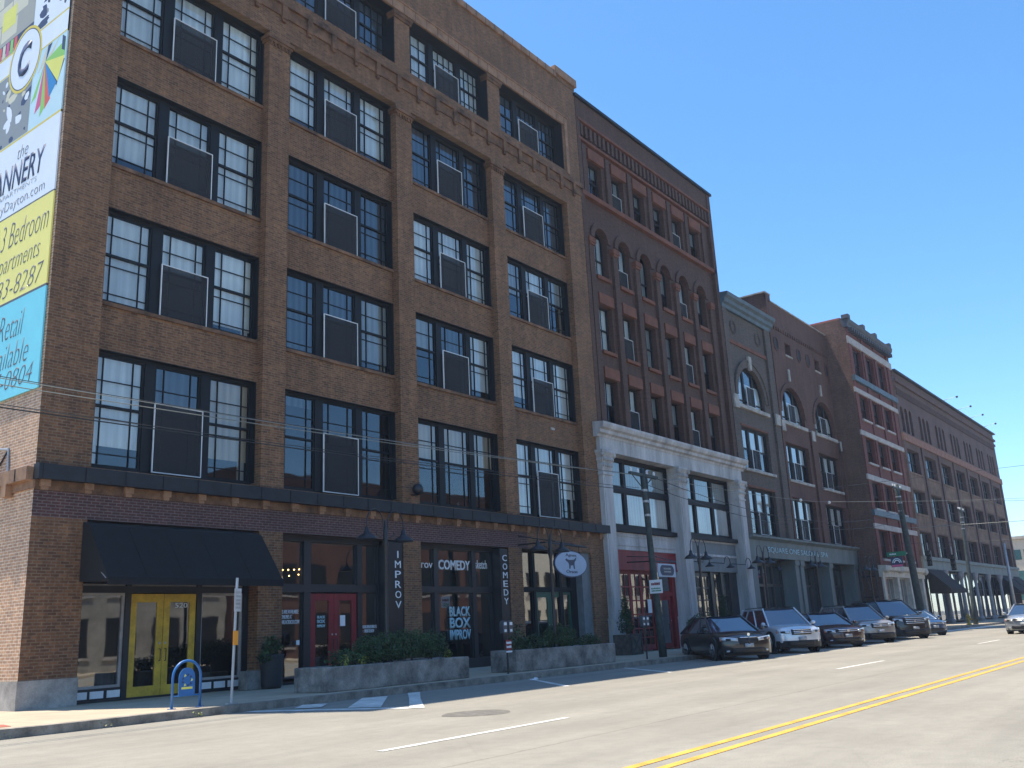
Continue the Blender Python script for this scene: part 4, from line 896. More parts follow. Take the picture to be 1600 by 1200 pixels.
def scribble(parent, name, u0, z0, u1, z1, y, face, m, rows, seed=1):
    rnd = random.Random(seed); mb = MB(); h = (z1-z0)/rows
    for r in range(rows):
        u = u0+rnd.uniform(0, .1)*(u1-u0)
        while u < u1-(u1-u0)*.08:
            w_ = (u1-u0)*rnd.uniform(.05, .12); zz = z0+h*r+h*.2; hh = h*rnd.uniform(.45, .62)
            if face == '-y': mb.box(u, y-.003, zz, u+w_*.8, y, zz+hh)
            else: mb.box(y-.003, -u-w_*.8, zz, y, -u, zz+hh)
            u += w_
    build(name, mb, parent, m)
# planters
def planter(name, label, x0, x1, y0, y1, h):
    p = thing(name, label, 'planter', (x0, y0, .15), group='long concrete planters on the pavement')
    mb = MB().box(x0, y0, .15, x1, y0+.14, h).box(x0, y1-.14, .15, x1, y1, h).box(x0, y0+.14, .15, x0+.14, y1-.14, h).box(x1-.14, y0+.14, .15, x1, y1-.14, h)
    build('trough', mb, p, CONC, bevel=.025); build('soil', MB().box(x0+.14, y0+.14, .2, x1-.14, y1-.14, h-.06), p, SOIL); return p
planter('concrete_planter', 'long stained concrete planter holding the big hedge by the red doors', 4.72, 9.75, -4.32, -3.25, .70)
planter('concrete_planter', 'stained concrete planter holding a rounded shrub by the green doors', 12.05, 17.5, -4.15, -3.2, .76)
def leaves(name, pts, mat, size, mats=None, seed=1, parent=None):
    rnd = random.Random(seed); mb = MB()
    for p in pts:
        a = rnd.uniform(0, 6.28); b = rnd.uniform(-1, 1); d = Vector((math.cos(a)*math.cos(b), math.sin(a)*math.cos(b), math.sin(b))); u = d.orthogonal().normalized(); v = d.cross(u); t = rnd.uniform(0, 6.28); u, v = u*math.cos(t)+v*math.sin(t), v*math.cos(t)-u*math.sin(t)
        s = size*rnd.uniform(.6, 1.3); c = Vector(p); mb.poly([c-u*s, c+v*s*.5, c+u*s, c-v*s*.5], rnd.choice(mats) if mats else mat)
    return build(name, mb, parent, mat)
def ell(cx, cy, cz, rx, ry, rz, n, seed, power=.35, flat=0):
    rnd = random.Random(seed); out = []
    while len(out) < n:
        v = Vector((rnd.gauss(0, 1), rnd.gauss(0, 1), rnd.gauss(0, 1))).normalized()*(rnd.random()**power)
        k = 1+.14*math.sin(v.x*7+seed)+.12*math.sin(v.z*9+v.y*5)
        p = (cx+v.x*rx*k, cy+v.y*ry*k, cz+v.z*rz*k)
        if p[2] > cz-rz*.75: out.append(p)
    return out
def shrub(name, label, blobs_, size, mats, cat='shrub', seed=1, stem=True, group=None):
    o = thing(name, label, cat, (blobs_[0][0], blobs_[0][1], blobs_[0][2]-blobs_[0][5]), group=group)
    pts = []
    for k, b in enumerate(blobs_): pts += ell(*b[:6], b[6], seed+k)
    leaves('foliage', pts, mats[0], size, mats, seed, o)
    mb = MB()
    for b in blobs_:
        for k in range(3): mb.tube([(b[0]+random.uniform(-.1, .1), b[1], b[2]-b[5]*1.0), (b[0]+random.uniform(-.5, .5)*b[3], b[1]+random.uniform(-.3, .3)*b[4], b[2]+b[5]*.4)], [.018, .006], 5)
    build('stem', mb, o, WOOD); return o
shrub('hedge', 'wide dense green hedge growing in the long concrete planter', [(6.6, -3.8, .98, .48, .42, .36, 3200), (7.3, -3.8, 1.02, .6, .44, .38, 3800), (8.1, -3.8, 1.05, .62, .44, .39, 3800), (8.8, -3.8, 1.03, .5, .42, .38, 3200)], .028, [LEAF, LEAF, LEAFD], 'hedge', 3)
shrub('round_shrub', 'rounded green shrub in the planter by the green doors', [(14.9, -3.7, 1.02, .72, .42, .4, 5600)], .028, [LEAF, LEAFD, LEAF], 'shrub', 9)
shrub('low_plants', 'low dark leafy plants with straggly stems at the left end of the shrub planter', [(12.8, -3.7, .85, .5, .35, .3, 900), (13.6, -3.7, .9, .4, .35, .28, 800), (12.9, -3.5, 1.2, .3, .3, .35, 200)], .045, [LEAFD, LEAF, LEAFD], 'plants', 12)
shrub('low_plants', 'low dark plants at the right end of the shrub planter', [(16.6, -3.7, .85, .5, .35, .22, 900)], .04, [LEAFD, LEAF], 'plants', 14)
for x, y, l, s in ((5.6, -4.0, 'yellow green seedling at the left end of the hedge planter', 21), (6.15, -4.05, 'pale yellow green plant just left of the hedge', 22), (9.35, -3.9, 'small flowering plant at the right end of the hedge planter', 23)): shrub('small_plant', l, [(x, y, .8, .14, .12, .14, 130)], .035, [LEAFY, LEAF], 'plant', s)
shrub('low_plants', 'dark low plants in the left half of the hedge planter', [(5.9, -3.7, .85, .45, .35, .22, 900)], .04, [LEAFD, LEAF], 'plants', 31)
# dark barrel and plant
b = thing('tall_planter', 'tall dark tapered pot with spiky plants beside the awning shopfront', 'planter', (6.25, -.55, .15))
build('pot', MB().lathe((6.25, -.55, .15), [(.24, 0), (.27, .1), (.31, .8), (.33, .85), (.29, .85), (.27, .76), (0, .76)], 20), b, plain('dark_pot', (.03, .034, .04), .6, var=.2), smooth=True)
leaves('foliage', ell(6.2, -.6, 1.2, .28, .24, .25, 380, 5)+ell(5.9, -.7, .95, .18, .2, .2, 150, 6), LEAFD, .05, [LEAFD, LEAFD, LEAF], 5, b)
tag(build('concrete_block', MB().box(5.55, -.45, .15, 6.15, -.1, .62, CONC), bevel=.02), 'pale concrete block at the foot of the brick pier beside the tall dark pot', 'block')
# bike rack
o = thing('bike_rack', 'blue arched bicycle rack with round-topped plate at the kerb before the yellow doors', 'bike rack', (1.15, -4.35, .15))
P = [(.84, -4.35, .15), (.84, -4.35, .72)]+[(1.15-.31*math.cos(a), -4.35, .72+.31*math.sin(a)) for a in [math.pi*k/12 for k in range(1, 12)]]+[(1.46, -4.35, .72), (1.46, -4.35, .15)]
build('hoop', MB().tube(P, .026, 10), o, BLUEP, smooth=True)
pl = [(.97, .38), (1.33, .38)]+[(1.15+.18*math.cos(a), .72+.18*math.sin(a)) for a in [math.pi*k/10 for k in range(11)]]
build('plate', MB().prism(pl, 'y', -4.36, -4.345), o, BLUEP); build('crossbar', MB().tube([(.84, -4.35, .38), (1.46, -4.35, .38)], .014, 6), o, BLUEP)
mb = MB()
for k in range(9): a = k*.7; mb.prism([(1.15+.1*math.cos(a)-.02, .66+.1*math.sin(a)-.02), (1.15+.1*math.cos(a)+.03, .66+.1*math.sin(a)), (1.15+.1*math.cos(a), .66+.1*math.sin(a)+.035)], 'y', -4.366, -4.36, BAN['navy' if k % 3 else 'lemon'])
mb.box(1.03, -4.366, .5, 1.27, -4.36, .54, BAN['lemon']); build('plate_emblem', mb, o)
build('foot', MB().box(.79, -4.42, .15, .89, -4.28, .165).box(1.41, -4.42, .15, 1.51, -4.28, .165), o, BLUEP)
# parking sign post
o = thing('sign_post', 'slim grey post with small white parking sign and orange sticker before the yellow doors', 'sign post', (2.05, -4.55, .15))
build('post', MB().tube([(2.05, -4.55, .15), (2.13, -4.53, 2.62)], .028, 8), o, GALV); s_ = build('sign_plate', MB().box(2.03, -4.60, 1.94, 2.19, -4.585, 2.4), o, plain('weathered_sign_white', (.5, .5, .5), .7, var=.15))
scribble(s_, 'faded_print', 2.045, 1.98, 2.175, 2.36, -4.601, '-y', GALV, 5, 8); build('sticker', MB().box(2.02, -4.60, 1.28, 2.14, -4.585, 1.56), o, ORANGE)
build('foot', MB().box(1.94, -4.62, .15, 2.16, -4.5, .17), o, GALV)
# parking meters
def meter(label, x, y):
    o = thing('parking_meter', label, 'parking meter', (x, y, .15), group='double parking meters by the kerb')
    build('post', MB().tube([(x, y, .15), (x, y, 1.2)], .03, 8), o, IRON)
    build('yoke', MB().box(x-.2, y-.03, 1.18, x+.2, y+.03, 1.24), o, IRON)
    for s in (-1, 1):
        h = build('meter_head', MB().prism([(x+s*.13-.09, 1.24), (x+s*.13+.09, 1.24), (x+s*.13+.1, 1.45)]+[(x+s*.13+.1*math.cos(a), 1.47+.12*math.sin(a)) for a in [math.pi*k/8 for k in range(9)]]+[(x+s*.13-.1, 1.45)], 'y', y-.07, y+.07), o, plain('meter_grey', (.06, .07, .085), .4, var=.1) if 'meter_grey' not in MATS else MATS['meter_grey'], bevel=.01)
        build('meter_window', MB().box(x+s*.13-.06, y-.075, 1.46, x+s*.13+.06, y-.07, 1.54), h, WMET)
        build('meter_label', MB().box(x+s*.13-.05, y-.076, 1.28, x+s*.13+.05, y-.07, 1.35), h, PAPER)
    return o
m1 = meter('double parking meter with red permit plate by the shrub planter', 11.45, -4.3)
q = build('plate', MB().box(11.32, -4.36, .78, 11.6, -4.345, 1.06), m1, RED); scribble(q, 'plate_print', 11.34, .82, 11.58, 1.04, -4.361, '-y', WHITEP, 2, 7); build('label_strip', MB().box(11.34, -4.36, .72, 11.6, -4.345, .765), m1, PAPER)
meter('double parking meter on the kerb before the red folding doors', 19.2, -4.35)
# utility poles
def upole(label, p0, p1, r0, r1, mat, arm=True):
    o = thing('utility_pole', label, 'utility pole', p0); v0, v1 = Vector(p0), Vector(p1)
    build('pole', MB().tube([v0+(v1-v0)*k/8 for k in range(9)], [r0+(r1-r0)*k/8 for k in range(9)], 12), o, mat, smooth=True)
    if arm:
        z = p1[2]-.25
        build('crossarm', MB().box(p1[0]-.9, p1[1]-.06, z-.05, p1[0]+1.1, p1[1]+.06, z+.05).tube([(p1[0]-.8, p1[1], z), (p1[0], p1[1], z-.5)], .02, 5).tube([(p1[0]+.8, p1[1], z), (p1[0], p1[1], z-.5)], .02, 5), o, mat)
        for k in (-.8, -.3, .35, .9): build('insulator', MB().lathe((p1[0]+k, p1[1], z+.05), [(.03, 0), (.05, .04), (.03, .07), (.05, .11), (.02, .16)], 8), o, WMET)
        for k, dz in enumerate((.6, 1.0, 1.5)): build('band_clamp', MB().lathe((p1[0]+(p0[0]-p1[0])*(dz+.25)/(p1[2]-p0[2]), p1[1], z-dz), [(r1+.03, 0), (r1+.03, .08)], 10), o, GALV)
    return o
upole('leaning dark green utility pole before the red folding doors', (20.62, -4.2, .15), (20.0, -4.3, 6.85), .145, .085, GREENPOLE)
upole('dark utility pole with street signs before the red corner building', (55.2, -4.35, .15), (53.8, -4.3, 9.4), .28, .15, GREENPOLE)
upole('slim dark pole by the hydrant before the long brick building', (70.2, -4.3, .15), (71.6, -4.3, 9.2), .19, .1, GREENPOLE)
tag(build('paper_sign', MB().box(20.05, -4.71, 2.35, 20.06, -4.2, 2.82, PAPER)), 'white paper sign with faint red and green print fixed to the leaning pole', 'sign')
q = bpy.data.objects['paper_sign']
scribble(q, 'red_print', 4.26, 2.6, 4.66, 2.76, 20.049, '-x', RED, 1, 3); scribble(q, 'green_print', 4.26, 2.4, 4.66, 2.56, 20.049, '-x', SIGNG, 2, 4)
o = thing('tall_lamp_mast', 'tall slanting pale grey mast beyond the fire hydrant near the moving sedan', 'mast', (86.3, -4.4, .15)); build('pole', MB().tube([(86.35, -4.4, .15), (86.6, -4.4, 7.0)], [.16, .1], 10), o, GALV, smooth=True); build('base', MB().box(86.1, -4.65, .15, 86.6, -4.15, .3), o, CONC)
o = thing('street_name_sign', 'green street name sign with blue district emblem board on the far utility pole', 'street sign', (53.5, -3.6, 4.1))
build('name_board', MB().box(53.5, -4.35, 4.80, 53.53, -3.15, 5.08), o, SIGNG); scribble(o, 'faded_lettering', 3.3, 4.86, 3.75, 5.02, 53.499, '-x', WHITEP, 1, 5)
e = build('emblem_board', MB().box(53.5, -4.08, 4.12, 53.53, -3.35, 4.74), o, BAN['navy']); build('emblem', MB().tube([(53.49, -3.72+.26*math.cos(a), 4.38+.26*math.sin(a)) for a in [math.pi*k/12 for k in range(13)]], .03, 6, BAN['pale'], True).tube([(53.49, -3.72+.16*math.cos(a), 4.38+.16*math.sin(a)) for a in [math.pi*k/12 for k in range(13)]], .03, 6, BAN['white']).box(53.492, -4.05, 4.14, 53.5, -3.38, 4.26, BAN['pink']), e)
build('bracket', MB().tube([(53.52, -4.3, 4.95), (53.9, -4.32, 4.95)], .03, 6), o, GALV)
def signal(label, x, y, z):
    o = thing('traffic_signal', label, 'traffic signal', (x, y, z), group='traffic signals hanging over the far crossing')
    h = build('housing', MB().box(x-.12, y-.16, z, x+.1, y+.16, z+1.05), o, DPLAST, bevel=.02)
    for k in range(3): zc = z+.18+k*.34; build('lens', MB().tube([(x-.125, y, zc), (x-.13, y, zc)], .11, 14), h, plain('dark_lens', (.05, .05, .05), .3, var=0) if 'dark_lens' not in MATS else MATS['dark_lens']); build('visor', MB().tube([(x-.12, y, zc+.02), (x-.3, y, zc+.02)], .125, 12, None, False), h, DPLAST)
    build('hanger', MB().tube([(x, y, z+1.05), (x, y, z+1.6)], .03, 6), o, GALV); return o
signal('black traffic signal with three lenses hanging left of its twin over the far street', 60, -4.15, 4.3); signal('black traffic signal hanging right of its twin over the far street', 60, -5.65, 3.9)
# hydrant
o = thing('fire_hydrant', 'yellow fire hydrant on the far kerb before the long brick building', 'hydrant', (67.5, -4.4, .15))
build('body', MB().lathe((67.5, -4.4, .15), [(.2, 0), (.2, .06), (.13, .08), (.13, .55), (.17, .58), (.17, .62), (.12, .7), (.05, .78), (.04, .86)], 12), o, plain('hydrant_yellow', (.5, .33, .04), .5, var=.2), smooth=True)
build('nozzle', MB().tube([(67.22, -4.4, .58), (67.78, -4.4, .58)], .06, 8).tube([(67.5, -4.65, .58), (67.5, -4.4, .58)], .08, 8), o, MATS['hydrant_yellow'])
# planters at building 2
def topiary(label, x, y):
    o = thing('topiary_planter', label, 'planter', (x, y, .15))
    mb = MB().box(x-.42, y-.42, .15, x+.42, y+.42, .95); mb2 = MB()
    for s in (-1, 1): mb2.box(x-.45, y-.45, .15 if s < 0 else .88, x+.45, y-.42, .24 if s < 0 else .97)
    mb2.box(x-.45, y-.45, .24, x-.36, y-.42, .88).box(x+.36, y-.45, .24, x+.45, y-.42, .88)
    mb2.prism([(x-.36, .24), (x-.28, .24), (x+.36, .88), (x+.28, .88)], 'y', y-.44, y-.421).prism([(x+.36, .24), (x+.28, .24), (x-.36, .88), (x-.28, .88)], 'y', y-.437, y-.421)
    build('wooden_box', mb, o, WOOD); build('cross_brace', mb2, o, plain('dark_trim_wood', (.05, .045, .04), .8, var=.3) if 'dark_trim_wood' not in MATS else MATS['dark_trim_wood'])
    pts = ell(x, y, 1.25, .36, .36, .35, 1100, 3)+ell(x, y, 1.7, .26, .26, .3, 800, 4)+ell(x, y, 2.15, .16, .16, .32, 500, 5)
    leaves('foliage', pts, LEAFD, .035, [LEAFD, LEAFD, LEAF], 6, o); build('stem', MB().tube([(x, y, .9), (x, y, 2.3)], .02, 5), o, WOOD)
topiary('dark cone shaped topiary in a grey wooden box with crossed braces before the red doors', 23.9, -.85)
o = thing('tiered_planter', 'large dark wooden planter of bushy plants beside the black saloon car', 'planter', (24.9, -3.4, .15))
build('wooden_box', MB().box(24.4, -3.8, .15, 26.6, -3.0, .8), o, WOOD); leaves('foliage', ell(25.2, -3.4, 1.1, .75, .4, .42, 2200, 8)+ell(26.1, -3.4, 1.15, .6, .4, .45, 1800, 9), LEAFD, .045, [LEAFD, LEAFD, LEAF], 8, o)
o = thing('cone_shrub', 'thin dark potted conifer before the black framed shop doors', 'shrub', (33.1, -.9, .15)); build('pot', MB().lathe((33.1, -.9, .15), [(.25, 0), (.33, .55), (.3, .55)], 14), o, DPLAST); leaves('foliage', ell(33.1, -.9, 1.3, .3, .3, .65, 1500, 11)+ell(33.1, -.9, 2.1, .17, .17, .45, 600, 12), LEAFD, .04, [LEAFD], 8, o)
# hanging signs
o = thing('oval_hanging_sign', 'oval pale blue hanging sign with a dog silhouette by the green doors', 'sign', (19.3, 0, 4.3))
cx, cz, ys = 19.56, 3.62, -1.2
build('board_rim', MB().prism([(cx+1.10*math.cos(a), cz+.5*math.sin(a)) for a in [2*math.pi*k/36 for k in range(36)]], 'y', ys-.03, ys+.03), o, NAVY)
build('board', MB().prism([(cx+1.05*math.cos(a), cz+.46*math.sin(a)) for a in [2*math.pi*k/36 for k in range(36)]], 'y', ys-.045, ys+.045), o, plain('pale_blue_board', (.36, .45, .58), .6, var=.06))
text('sign_lettering', 'Agnes', (cx-.36, cz+.24, cx+.36, cz+.38), ys-.05, '-y', NAVY, o); text('sign_lettering', 'Orson', (cx-.36, cz-.34, cx+.36, cz-.22), ys-.05, '-y', NAVY, o)
dog = [(-.46, .14), (-.36, .2), (-.3, .16), (-.1, .14), (.22, .16), (.3, .2), (.42, .26), (.36, .14), (.26, .08), (.24, -.02), (.26, -.18), (.18, -.18), (.14, -.04), (.04, -.06), (-.06, -.05), (-.1, -.18), (-.18, -.18), (-.18, -.02), (-.26, .06), (-.34, .08)]
build('dog_silhouette', MB().prism([(cx+a*.85, cz+b) for a, b in dog], 'y', ys-.052, ys-.044), o, NAVY)
build('bracket', MB().tube([(17.95, -.02, 4.36), (18.0, -1.2, 4.36), (20.75, -1.2, 4.28)], .03, 6).tube([(17.95, -.02, 4.7), (18.6, -1.2, 4.42), (20.7, -1.2, 4.30)], .02, 6).tube([(18.9, -1.2, 4.34), (18.9, -1.2, 4.0)], .012, 5).tube([(20.2, -1.2, 4.3), (20.2, -1.2, 4.0)], .012, 5), o, IRON)
o = thing('square_hanging_sign', 'pale rectangular hanging sign with dark scalloped panel over the red door', 'sign', (27.2, 0, 3.6))
build('board', MB().box(26.3, -1.23, 3.26, 27.85, -1.17, 3.82), o, plain('sign_board_grey', (.45, .52, .6), .6, var=.08))
build('panel', MB().prism([(26.5, 3.4), (26.62, 3.32), (27.5, 3.32), (27.64, 3.4), (27.7, 3.54), (27.64, 3.68), (27.5, 3.76), (26.62, 3.76), (26.5, 3.68), (26.44, 3.54)], 'y', -1.245, -1.23), o, NAVY)
scribble(o, 'faded_lettering', 26.72, 3.42, 27.45, 3.68, -1.246, '-y', BAN['grey'], 2, 6)
build('bracket', MB().tube([(25.8, 0, 3.95), (25.85, -1.2, 3.9), (28.0, -1.2, 3.92)], .03, 6).tube([(25.8, 0, 4.2), (26.3, -1.2, 4.1), (28.0, -1.2, 3.94)], .02, 6).tube([(26.5, -1.2, 3.92), (26.5, -1.2, 3.8)], .012, 4).tube([(27.6, -1.2, 3.92), (27.6, -1.2, 3.8)], .012, 4), o, IRON)
# wall gooseneck lamps
for k, x in enumerate((32.2, 34.6, 37.2, 41.0)):
    o = thing('wall_lamp', ['black gooseneck wall lamp just right of the middle white column', 'black gooseneck wall lamp over the grey panel centre', 'black gooseneck wall lamp beside the right white column', 'black gooseneck wall lamp at the left end of the salon windows'][k], 'wall lamp', (x, -.0, 4.4), group='gooseneck wall lamps')
    P = [(x, .28 if k < 3 else -.2, 4.2)]+[(x+.35-.35*math.cos(a), -.5, 4.1+.35*math.sin(a)) for a in [math.pi*j/8 for j in range(9)]]
    build('arm', MB().tube(P, .02, 6), o, IRON); build('shade', MB().lathe((x+.7, -.5, 3.92), [(.04, .2), (.08, .1), (.24, 0), (.24, -.02)], 14), o, IRON, smooth=True)
# fire escape by the red corner building
o = thing('fire_escape', 'thin black iron ladder and stair frame on the side of the red corner building', 'fire escape', (56.9, -1.5, .15))
mb = MB().tube([(56.85, -.3, .15), (56.85, -.3, 5.2)], .05, 5).tube([(56.85, -1.3, .15), (56.85, -1.3, 5.2)], .05, 5).tube([(56.85, -.3, 2.4), (56.85, -1.3, 2.4)], .05, 5).tube([(56.85, -.3, 3.8), (56.85, -1.3, 3.8)], .05, 5).tube([(56.8, -1.55, .3), (56.8, -.4, 4.6)], .04, 5)
for k in range(10): mb.tube([(56.8, -1.55+.115*k, .4+.42*k), (56.55, -1.55+.115*k, .4+.42*k)], .02, 4)
build('ladder', mb, o, IRON)
tag(build('litter', MB().box(11.0, -5.45, .0, 11.13, -5.38, .03, PAPER).prism([(11.1, 0), (11.22, .01), (11.16, .06)], 'y', -5.5, -5.4, PAPER)), 'small scrap of white litter in the gutter by the shrub planter', 'litter')
wp = []
for cx_, n in ((-.9, 14), (-2.6, 8), (1.0, 30)): wp += [(cx_+random.gauss(0, .12), -5.0+random.gauss(0, .03), .03+abs(random.gauss(0, .05))) for _ in range(n)]
w_ = leaves('kerb_weeds', wp, LEAFY, .018, [LEAFY, LEAFY, LEAF], 44); w_['kind'] = 'stuff'; w_['label'] = 'tufts of dry weeds growing along the foot of the kerb'; w_['category'] = 'weeds'
# ================= CABLES =================
def cable(label, pts, r, m, sag=.0, group='overhead cables along the street', n=14):
    P = [];
    for a, b in zip(pts, pts[1:]):
        a, b = Vector(a), Vector(b)
        for k in range(n+1):
            t = k/n; p = a.lerp(b, t); p.z -= sag*4*t*(1-t); P.append(p)
    return tag(build('overhead_cable', MB().tube(P, r, 5, m)), label, 'cable', group)
T1 = (20.0, -4.3, 6.6)
cable('highest thin dark cable running left from the leaning pole past the banner', [(-40, -4.3, 6.9), T1], .008, CABD, .7)
cable('upper pale cable running left from the leaning pole', [(-40, -4.35, 6.62), (20.8, -4.3, 6.6)], .009, CABW, .62)
cable('lower pale cable running left from the leaning pole', [(-40, -4.25, 6.4), (19.2, -4.3, 6.55)], .010, CABW, .62)
cable('dark middle cable running left from the leaning pole', [(-40, -4.1, 6.2), (19.7, -4.3, 6.1)], .009, CABD, .6)
cable('lowest dark cable running left from the leaning pole', [(-40, -4.1, 5.85), (20.1, -4.3, 6.0)], .013, CABD, .45)
cable('upper dark cable from the leaning pole toward the far pole', [(20.8, -4.3, 6.6), (53.8, -4.3, 7.6)], .013, CABD, 1.1)
cable('lower dark cable from the leaning pole toward the far pole', [(20.0, -4.3, 6.3), (53.9, -4.3, 7.1)], .012, CABD, 1.1)
cable('thin pale wire from the leaning pole rising to the right over the street', [(20.8, -4.3, 6.62), (34.5, -5.6, 6.6), (52, -14, 7.3)], .01, CABW, .1)
cable('thin wire rising across the sky toward the right edge', [(39.5, -3.9, 7.85), (60, -11.01, 10.38), (66, -13.1, 11.1)], .012, CABD, .0)
cable('thin straight wire across the far brick block', [(60, -4.56, 8.67), (60, -16, 7.6)], .012, CABD, .02)
cable('thick pale cable reaching from the far signals to the right edge', [(60, -3.1, 7.03), (60, -16, 6.6)], .02, CABW, .02)
cable('signal span wire over the far street', [(60, -2.5, 6.0), (60, -14, 5.5)], .013, CABD, .1)
for i, (x, y, z, l) in enumerate(((32.95, -5.4, 6.58, 'left of the pair before the brown building'), (35.4, -5.9, 6.6, 'right of the pair before the brown building'))): tag(build('cable_insulator', MB().ball((x, y, z), .07, WMET, 6)), 'small white insulator on the pale span wire, '+l, 'insulator', 'insulators on the span wire')
# ================= CARS =================
def car(label, cat, name, loc, rz, L, W, H, col, kind='sedan', grille='bar', low=.0):
    t = thing(name, label, cat, loc, rz, 'cars parked nose out along the kerb' if 'parked' in label else None)
    suv = kind == 'suv'; hw = W/2; belt = H*(.60 if suv else .635); hood = H*(.58 if suv else .60)
    P = paint('paint_'+name+str(int(abs(loc[0])*10)), col); gc = .19 if suv else .14
    if suv: st = [(-.5, .62, .6, .80), (-.485, .38, .8, .92), (-.4, .26, belt+.02, .98), (-.2, .24, belt+.01, 1), (0, .24, belt, 1), (.17, .24, belt-.01, 1), (.27, .25, hood+.045, .995), (.38, .28, hood, .97), (.44, .30, hood-.07, .90), (.468, .33, hood-.17, .78)]
    else: st = [(-.5, .45, .66, .78), (-.485, .3, .86, .90), (-.44, .24, .955*belt+.05, .95), (-.3, .2, belt+.01, .98), (-.1, .19, belt, 1), (.1, .19, belt-.01, 1), (.22, .19, hood+.05, .995), (.36, .21, hood-.04, .965), (.43, .24, hood-.11, .90), (.465, .26, hood-.2, .78)]
    mb = MB(); rings = []
    for sx, zb, zt, wf in st:
        x = sx*L; w2 = hw*wf; half = [(0, zb), (w2*.86, zb), (w2*.97, zb+.07), (w2*1.0, zb+(zt-zb)*.42), (w2*.985, zb+(zt-zb)*.72), (w2*.93, zt-.035), (w2*.84, zt+.0), (w2*.45, zt+.03), (0, zt+.04)]
        rings.append([(x, y, z) for y, z in half]+[(x, -y, z) for y, z in half[-2:0:-1]])
    n = len(rings[0]); b0 = len(mb.v); i = mb.mi(P)
    for r in rings: mb.v += [Vector(p) for p in r]
    for k in range(len(rings)-1):
        for j in range(n): q = (j+1) % n; mb.f.append((b0+k*n+j, b0+k*n+q, b0+(k+1)*n+q, b0+(k+1)*n+j)); mb.m.append(i)
    mb.f.append(tuple(b0+j for j in range(n))); mb.f.append(tuple(b0+(len(rings)-1)*n+j for j in range(n))); mb.m += [i, i]
    body = build('body', mb, t, P, smooth=True, world=False)
    md = body.modifiers.new('sub', 'SUBSURF'); md.levels = md.render_levels = 2
    # cabin
    if suv: xb0, xr0, xr1, xb1 = -.475*L, -.37*L, .07*L, .275*L
    else: xb0, xr0, xr1, xb1 = -.42*L, -.17*L, .04*L, .255*L
    zr = H-.04; bw, rw = hw*.93, hw*.70
    def cab(xa, xb, xc, xd, zl, zh, w0, w1, m, nm):
        c = MB(); NY = 8
        def row(x, z, w_, bow): return [(x+bow*(1-(2*k/NY-1)**2), -w_+2*w_*k/NY, z) for k in range(NY+1)]
        A = row(xa, zl, w0, -.08); Bq = row(xb, zh, w1, -.05); C_ = row(xc, zh, w1, .05); D_ = row(xd, zl, w0, .13)
        for U, V in ((A, Bq), (Bq, C_), (C_, D_)):
            for k in range(NY): c.poly([U[k], U[k+1], V[k+1], V[k]])
        for s in (0, NY): c.poly([A[s], Bq[s], C_[s], D_[s]])
        return build(nm, c, t, m, world=False)
    cab(xb0, xr0, xr1, xb1, belt-.04, zr, bw, rw, CARGL, 'cabin_glass')
    rf = MB(); xs = [xr0-.03, xr0*.6+xr1*.4, xr1+.02]
    NY = 8
    for (xa, xb) in ((xr0-.04, (xr0+xr1)/2), ((xr0+xr1)/2, xr1+.06)):
        for k in range(NY):
            def pt(x, k, up): yy = -1+2*k/NY; return (x+(.05 if x > (xr0+xr1)/2 else (-.05 if x < (xr0+xr1)/2 else 0))*(1-yy*yy), yy*(rw+.015), zr+up+.045*(1-yy*yy)+(.012 if abs(x-(xr0+xr1)/2) < .01 else 0))
            rf.poly([pt(xa, k, .004), pt(xb, k, .004), pt(xb, k+1, .004), pt(xa, k+1, .004)])
    for s in (-1, 1): rf.poly([(xr0-.04, s*(rw+.015), zr+.004), (xr1+.06, s*(rw+.015), zr+.004), (xr1+.06, s*(rw+.035), zr-.05), (xr0-.04, s*(rw+.035), zr-.05)])
    build('roof', rf, t, P, smooth=True, world=False)
    for s in (-1, 1):
        a = MB().tube([(xb1+.02, s*(bw+.0), belt-.04), (xr1+.03, s*(rw+.005), zr)], .035, 6).tube([(xb0, s*bw, belt-.04), (xr0-.02, s*(rw+.005), zr)], .06 if suv else .045, 6)
        a.tube([(xb0*.1+xb1*.2, s*(bw+.004), belt-.03), ((xr0+xr1)*.45, s*(rw+.012), zr-.02)], .028, 6)
        if suv: a.tube([(xb0*.62, s*(bw+.004), belt-.03), (xr0*.66, s*(rw+.012), zr-.02)], .03, 6)
        build('pillar', a, t, P if s else P, world=False)
        mr = build('mirror', MB().ball((xb1-.12, s*(hw+.1), belt+.07), .09, None, 8, .8).tube([(xb1-.12, s*(bw), belt), (xb1-.12, s*(hw+.06), belt+.04)], .02, 5), t, P, smooth=True, world=False)
    # front fascia
    xf = L/2
    def F(y, z, o=0):
        u = abs(y)/hw; zc = (z-.45)/(hood-.2); return xf-.42*u**2.4-.16*max(0, zc)**2-.06*max(0, -zc*2)**2+o
    def patch(nm, pts_rows, m, o, parent=t):
        c = MB(); rows = [[(F(y, z, o), y, z) for y, z in r] for r in pts_rows]
        for U, V in zip(rows, rows[1:]):
            for k in range(len(U)-1): c.poly([U[k], U[k+1], V[k+1], V[k]])
        ob = build(nm, c, parent, m, smooth=True, world=False); md = ob.modifiers.new('s', 'SOLIDIFY'); md.thickness = .03; md.offset = 0; return ob
    def rect(y0, y1, z0, z1, n=6, tz=0): return [[(y0+(y1-y0)*k/n, z0+(z1-z0)*j/4+tz*(abs(y0+(y1-y0)*k/n)-abs(y0))) for k in range(n+1)] for j in range(5)]
    zt = hood-.13 if not suv else hood-.10
    bump_ = patch('bumper', rect(-hw*.985, hw*.985, gc+.06, zt, 16), P, -.02)
    zh = zt-.17 if not suv else zt-.20
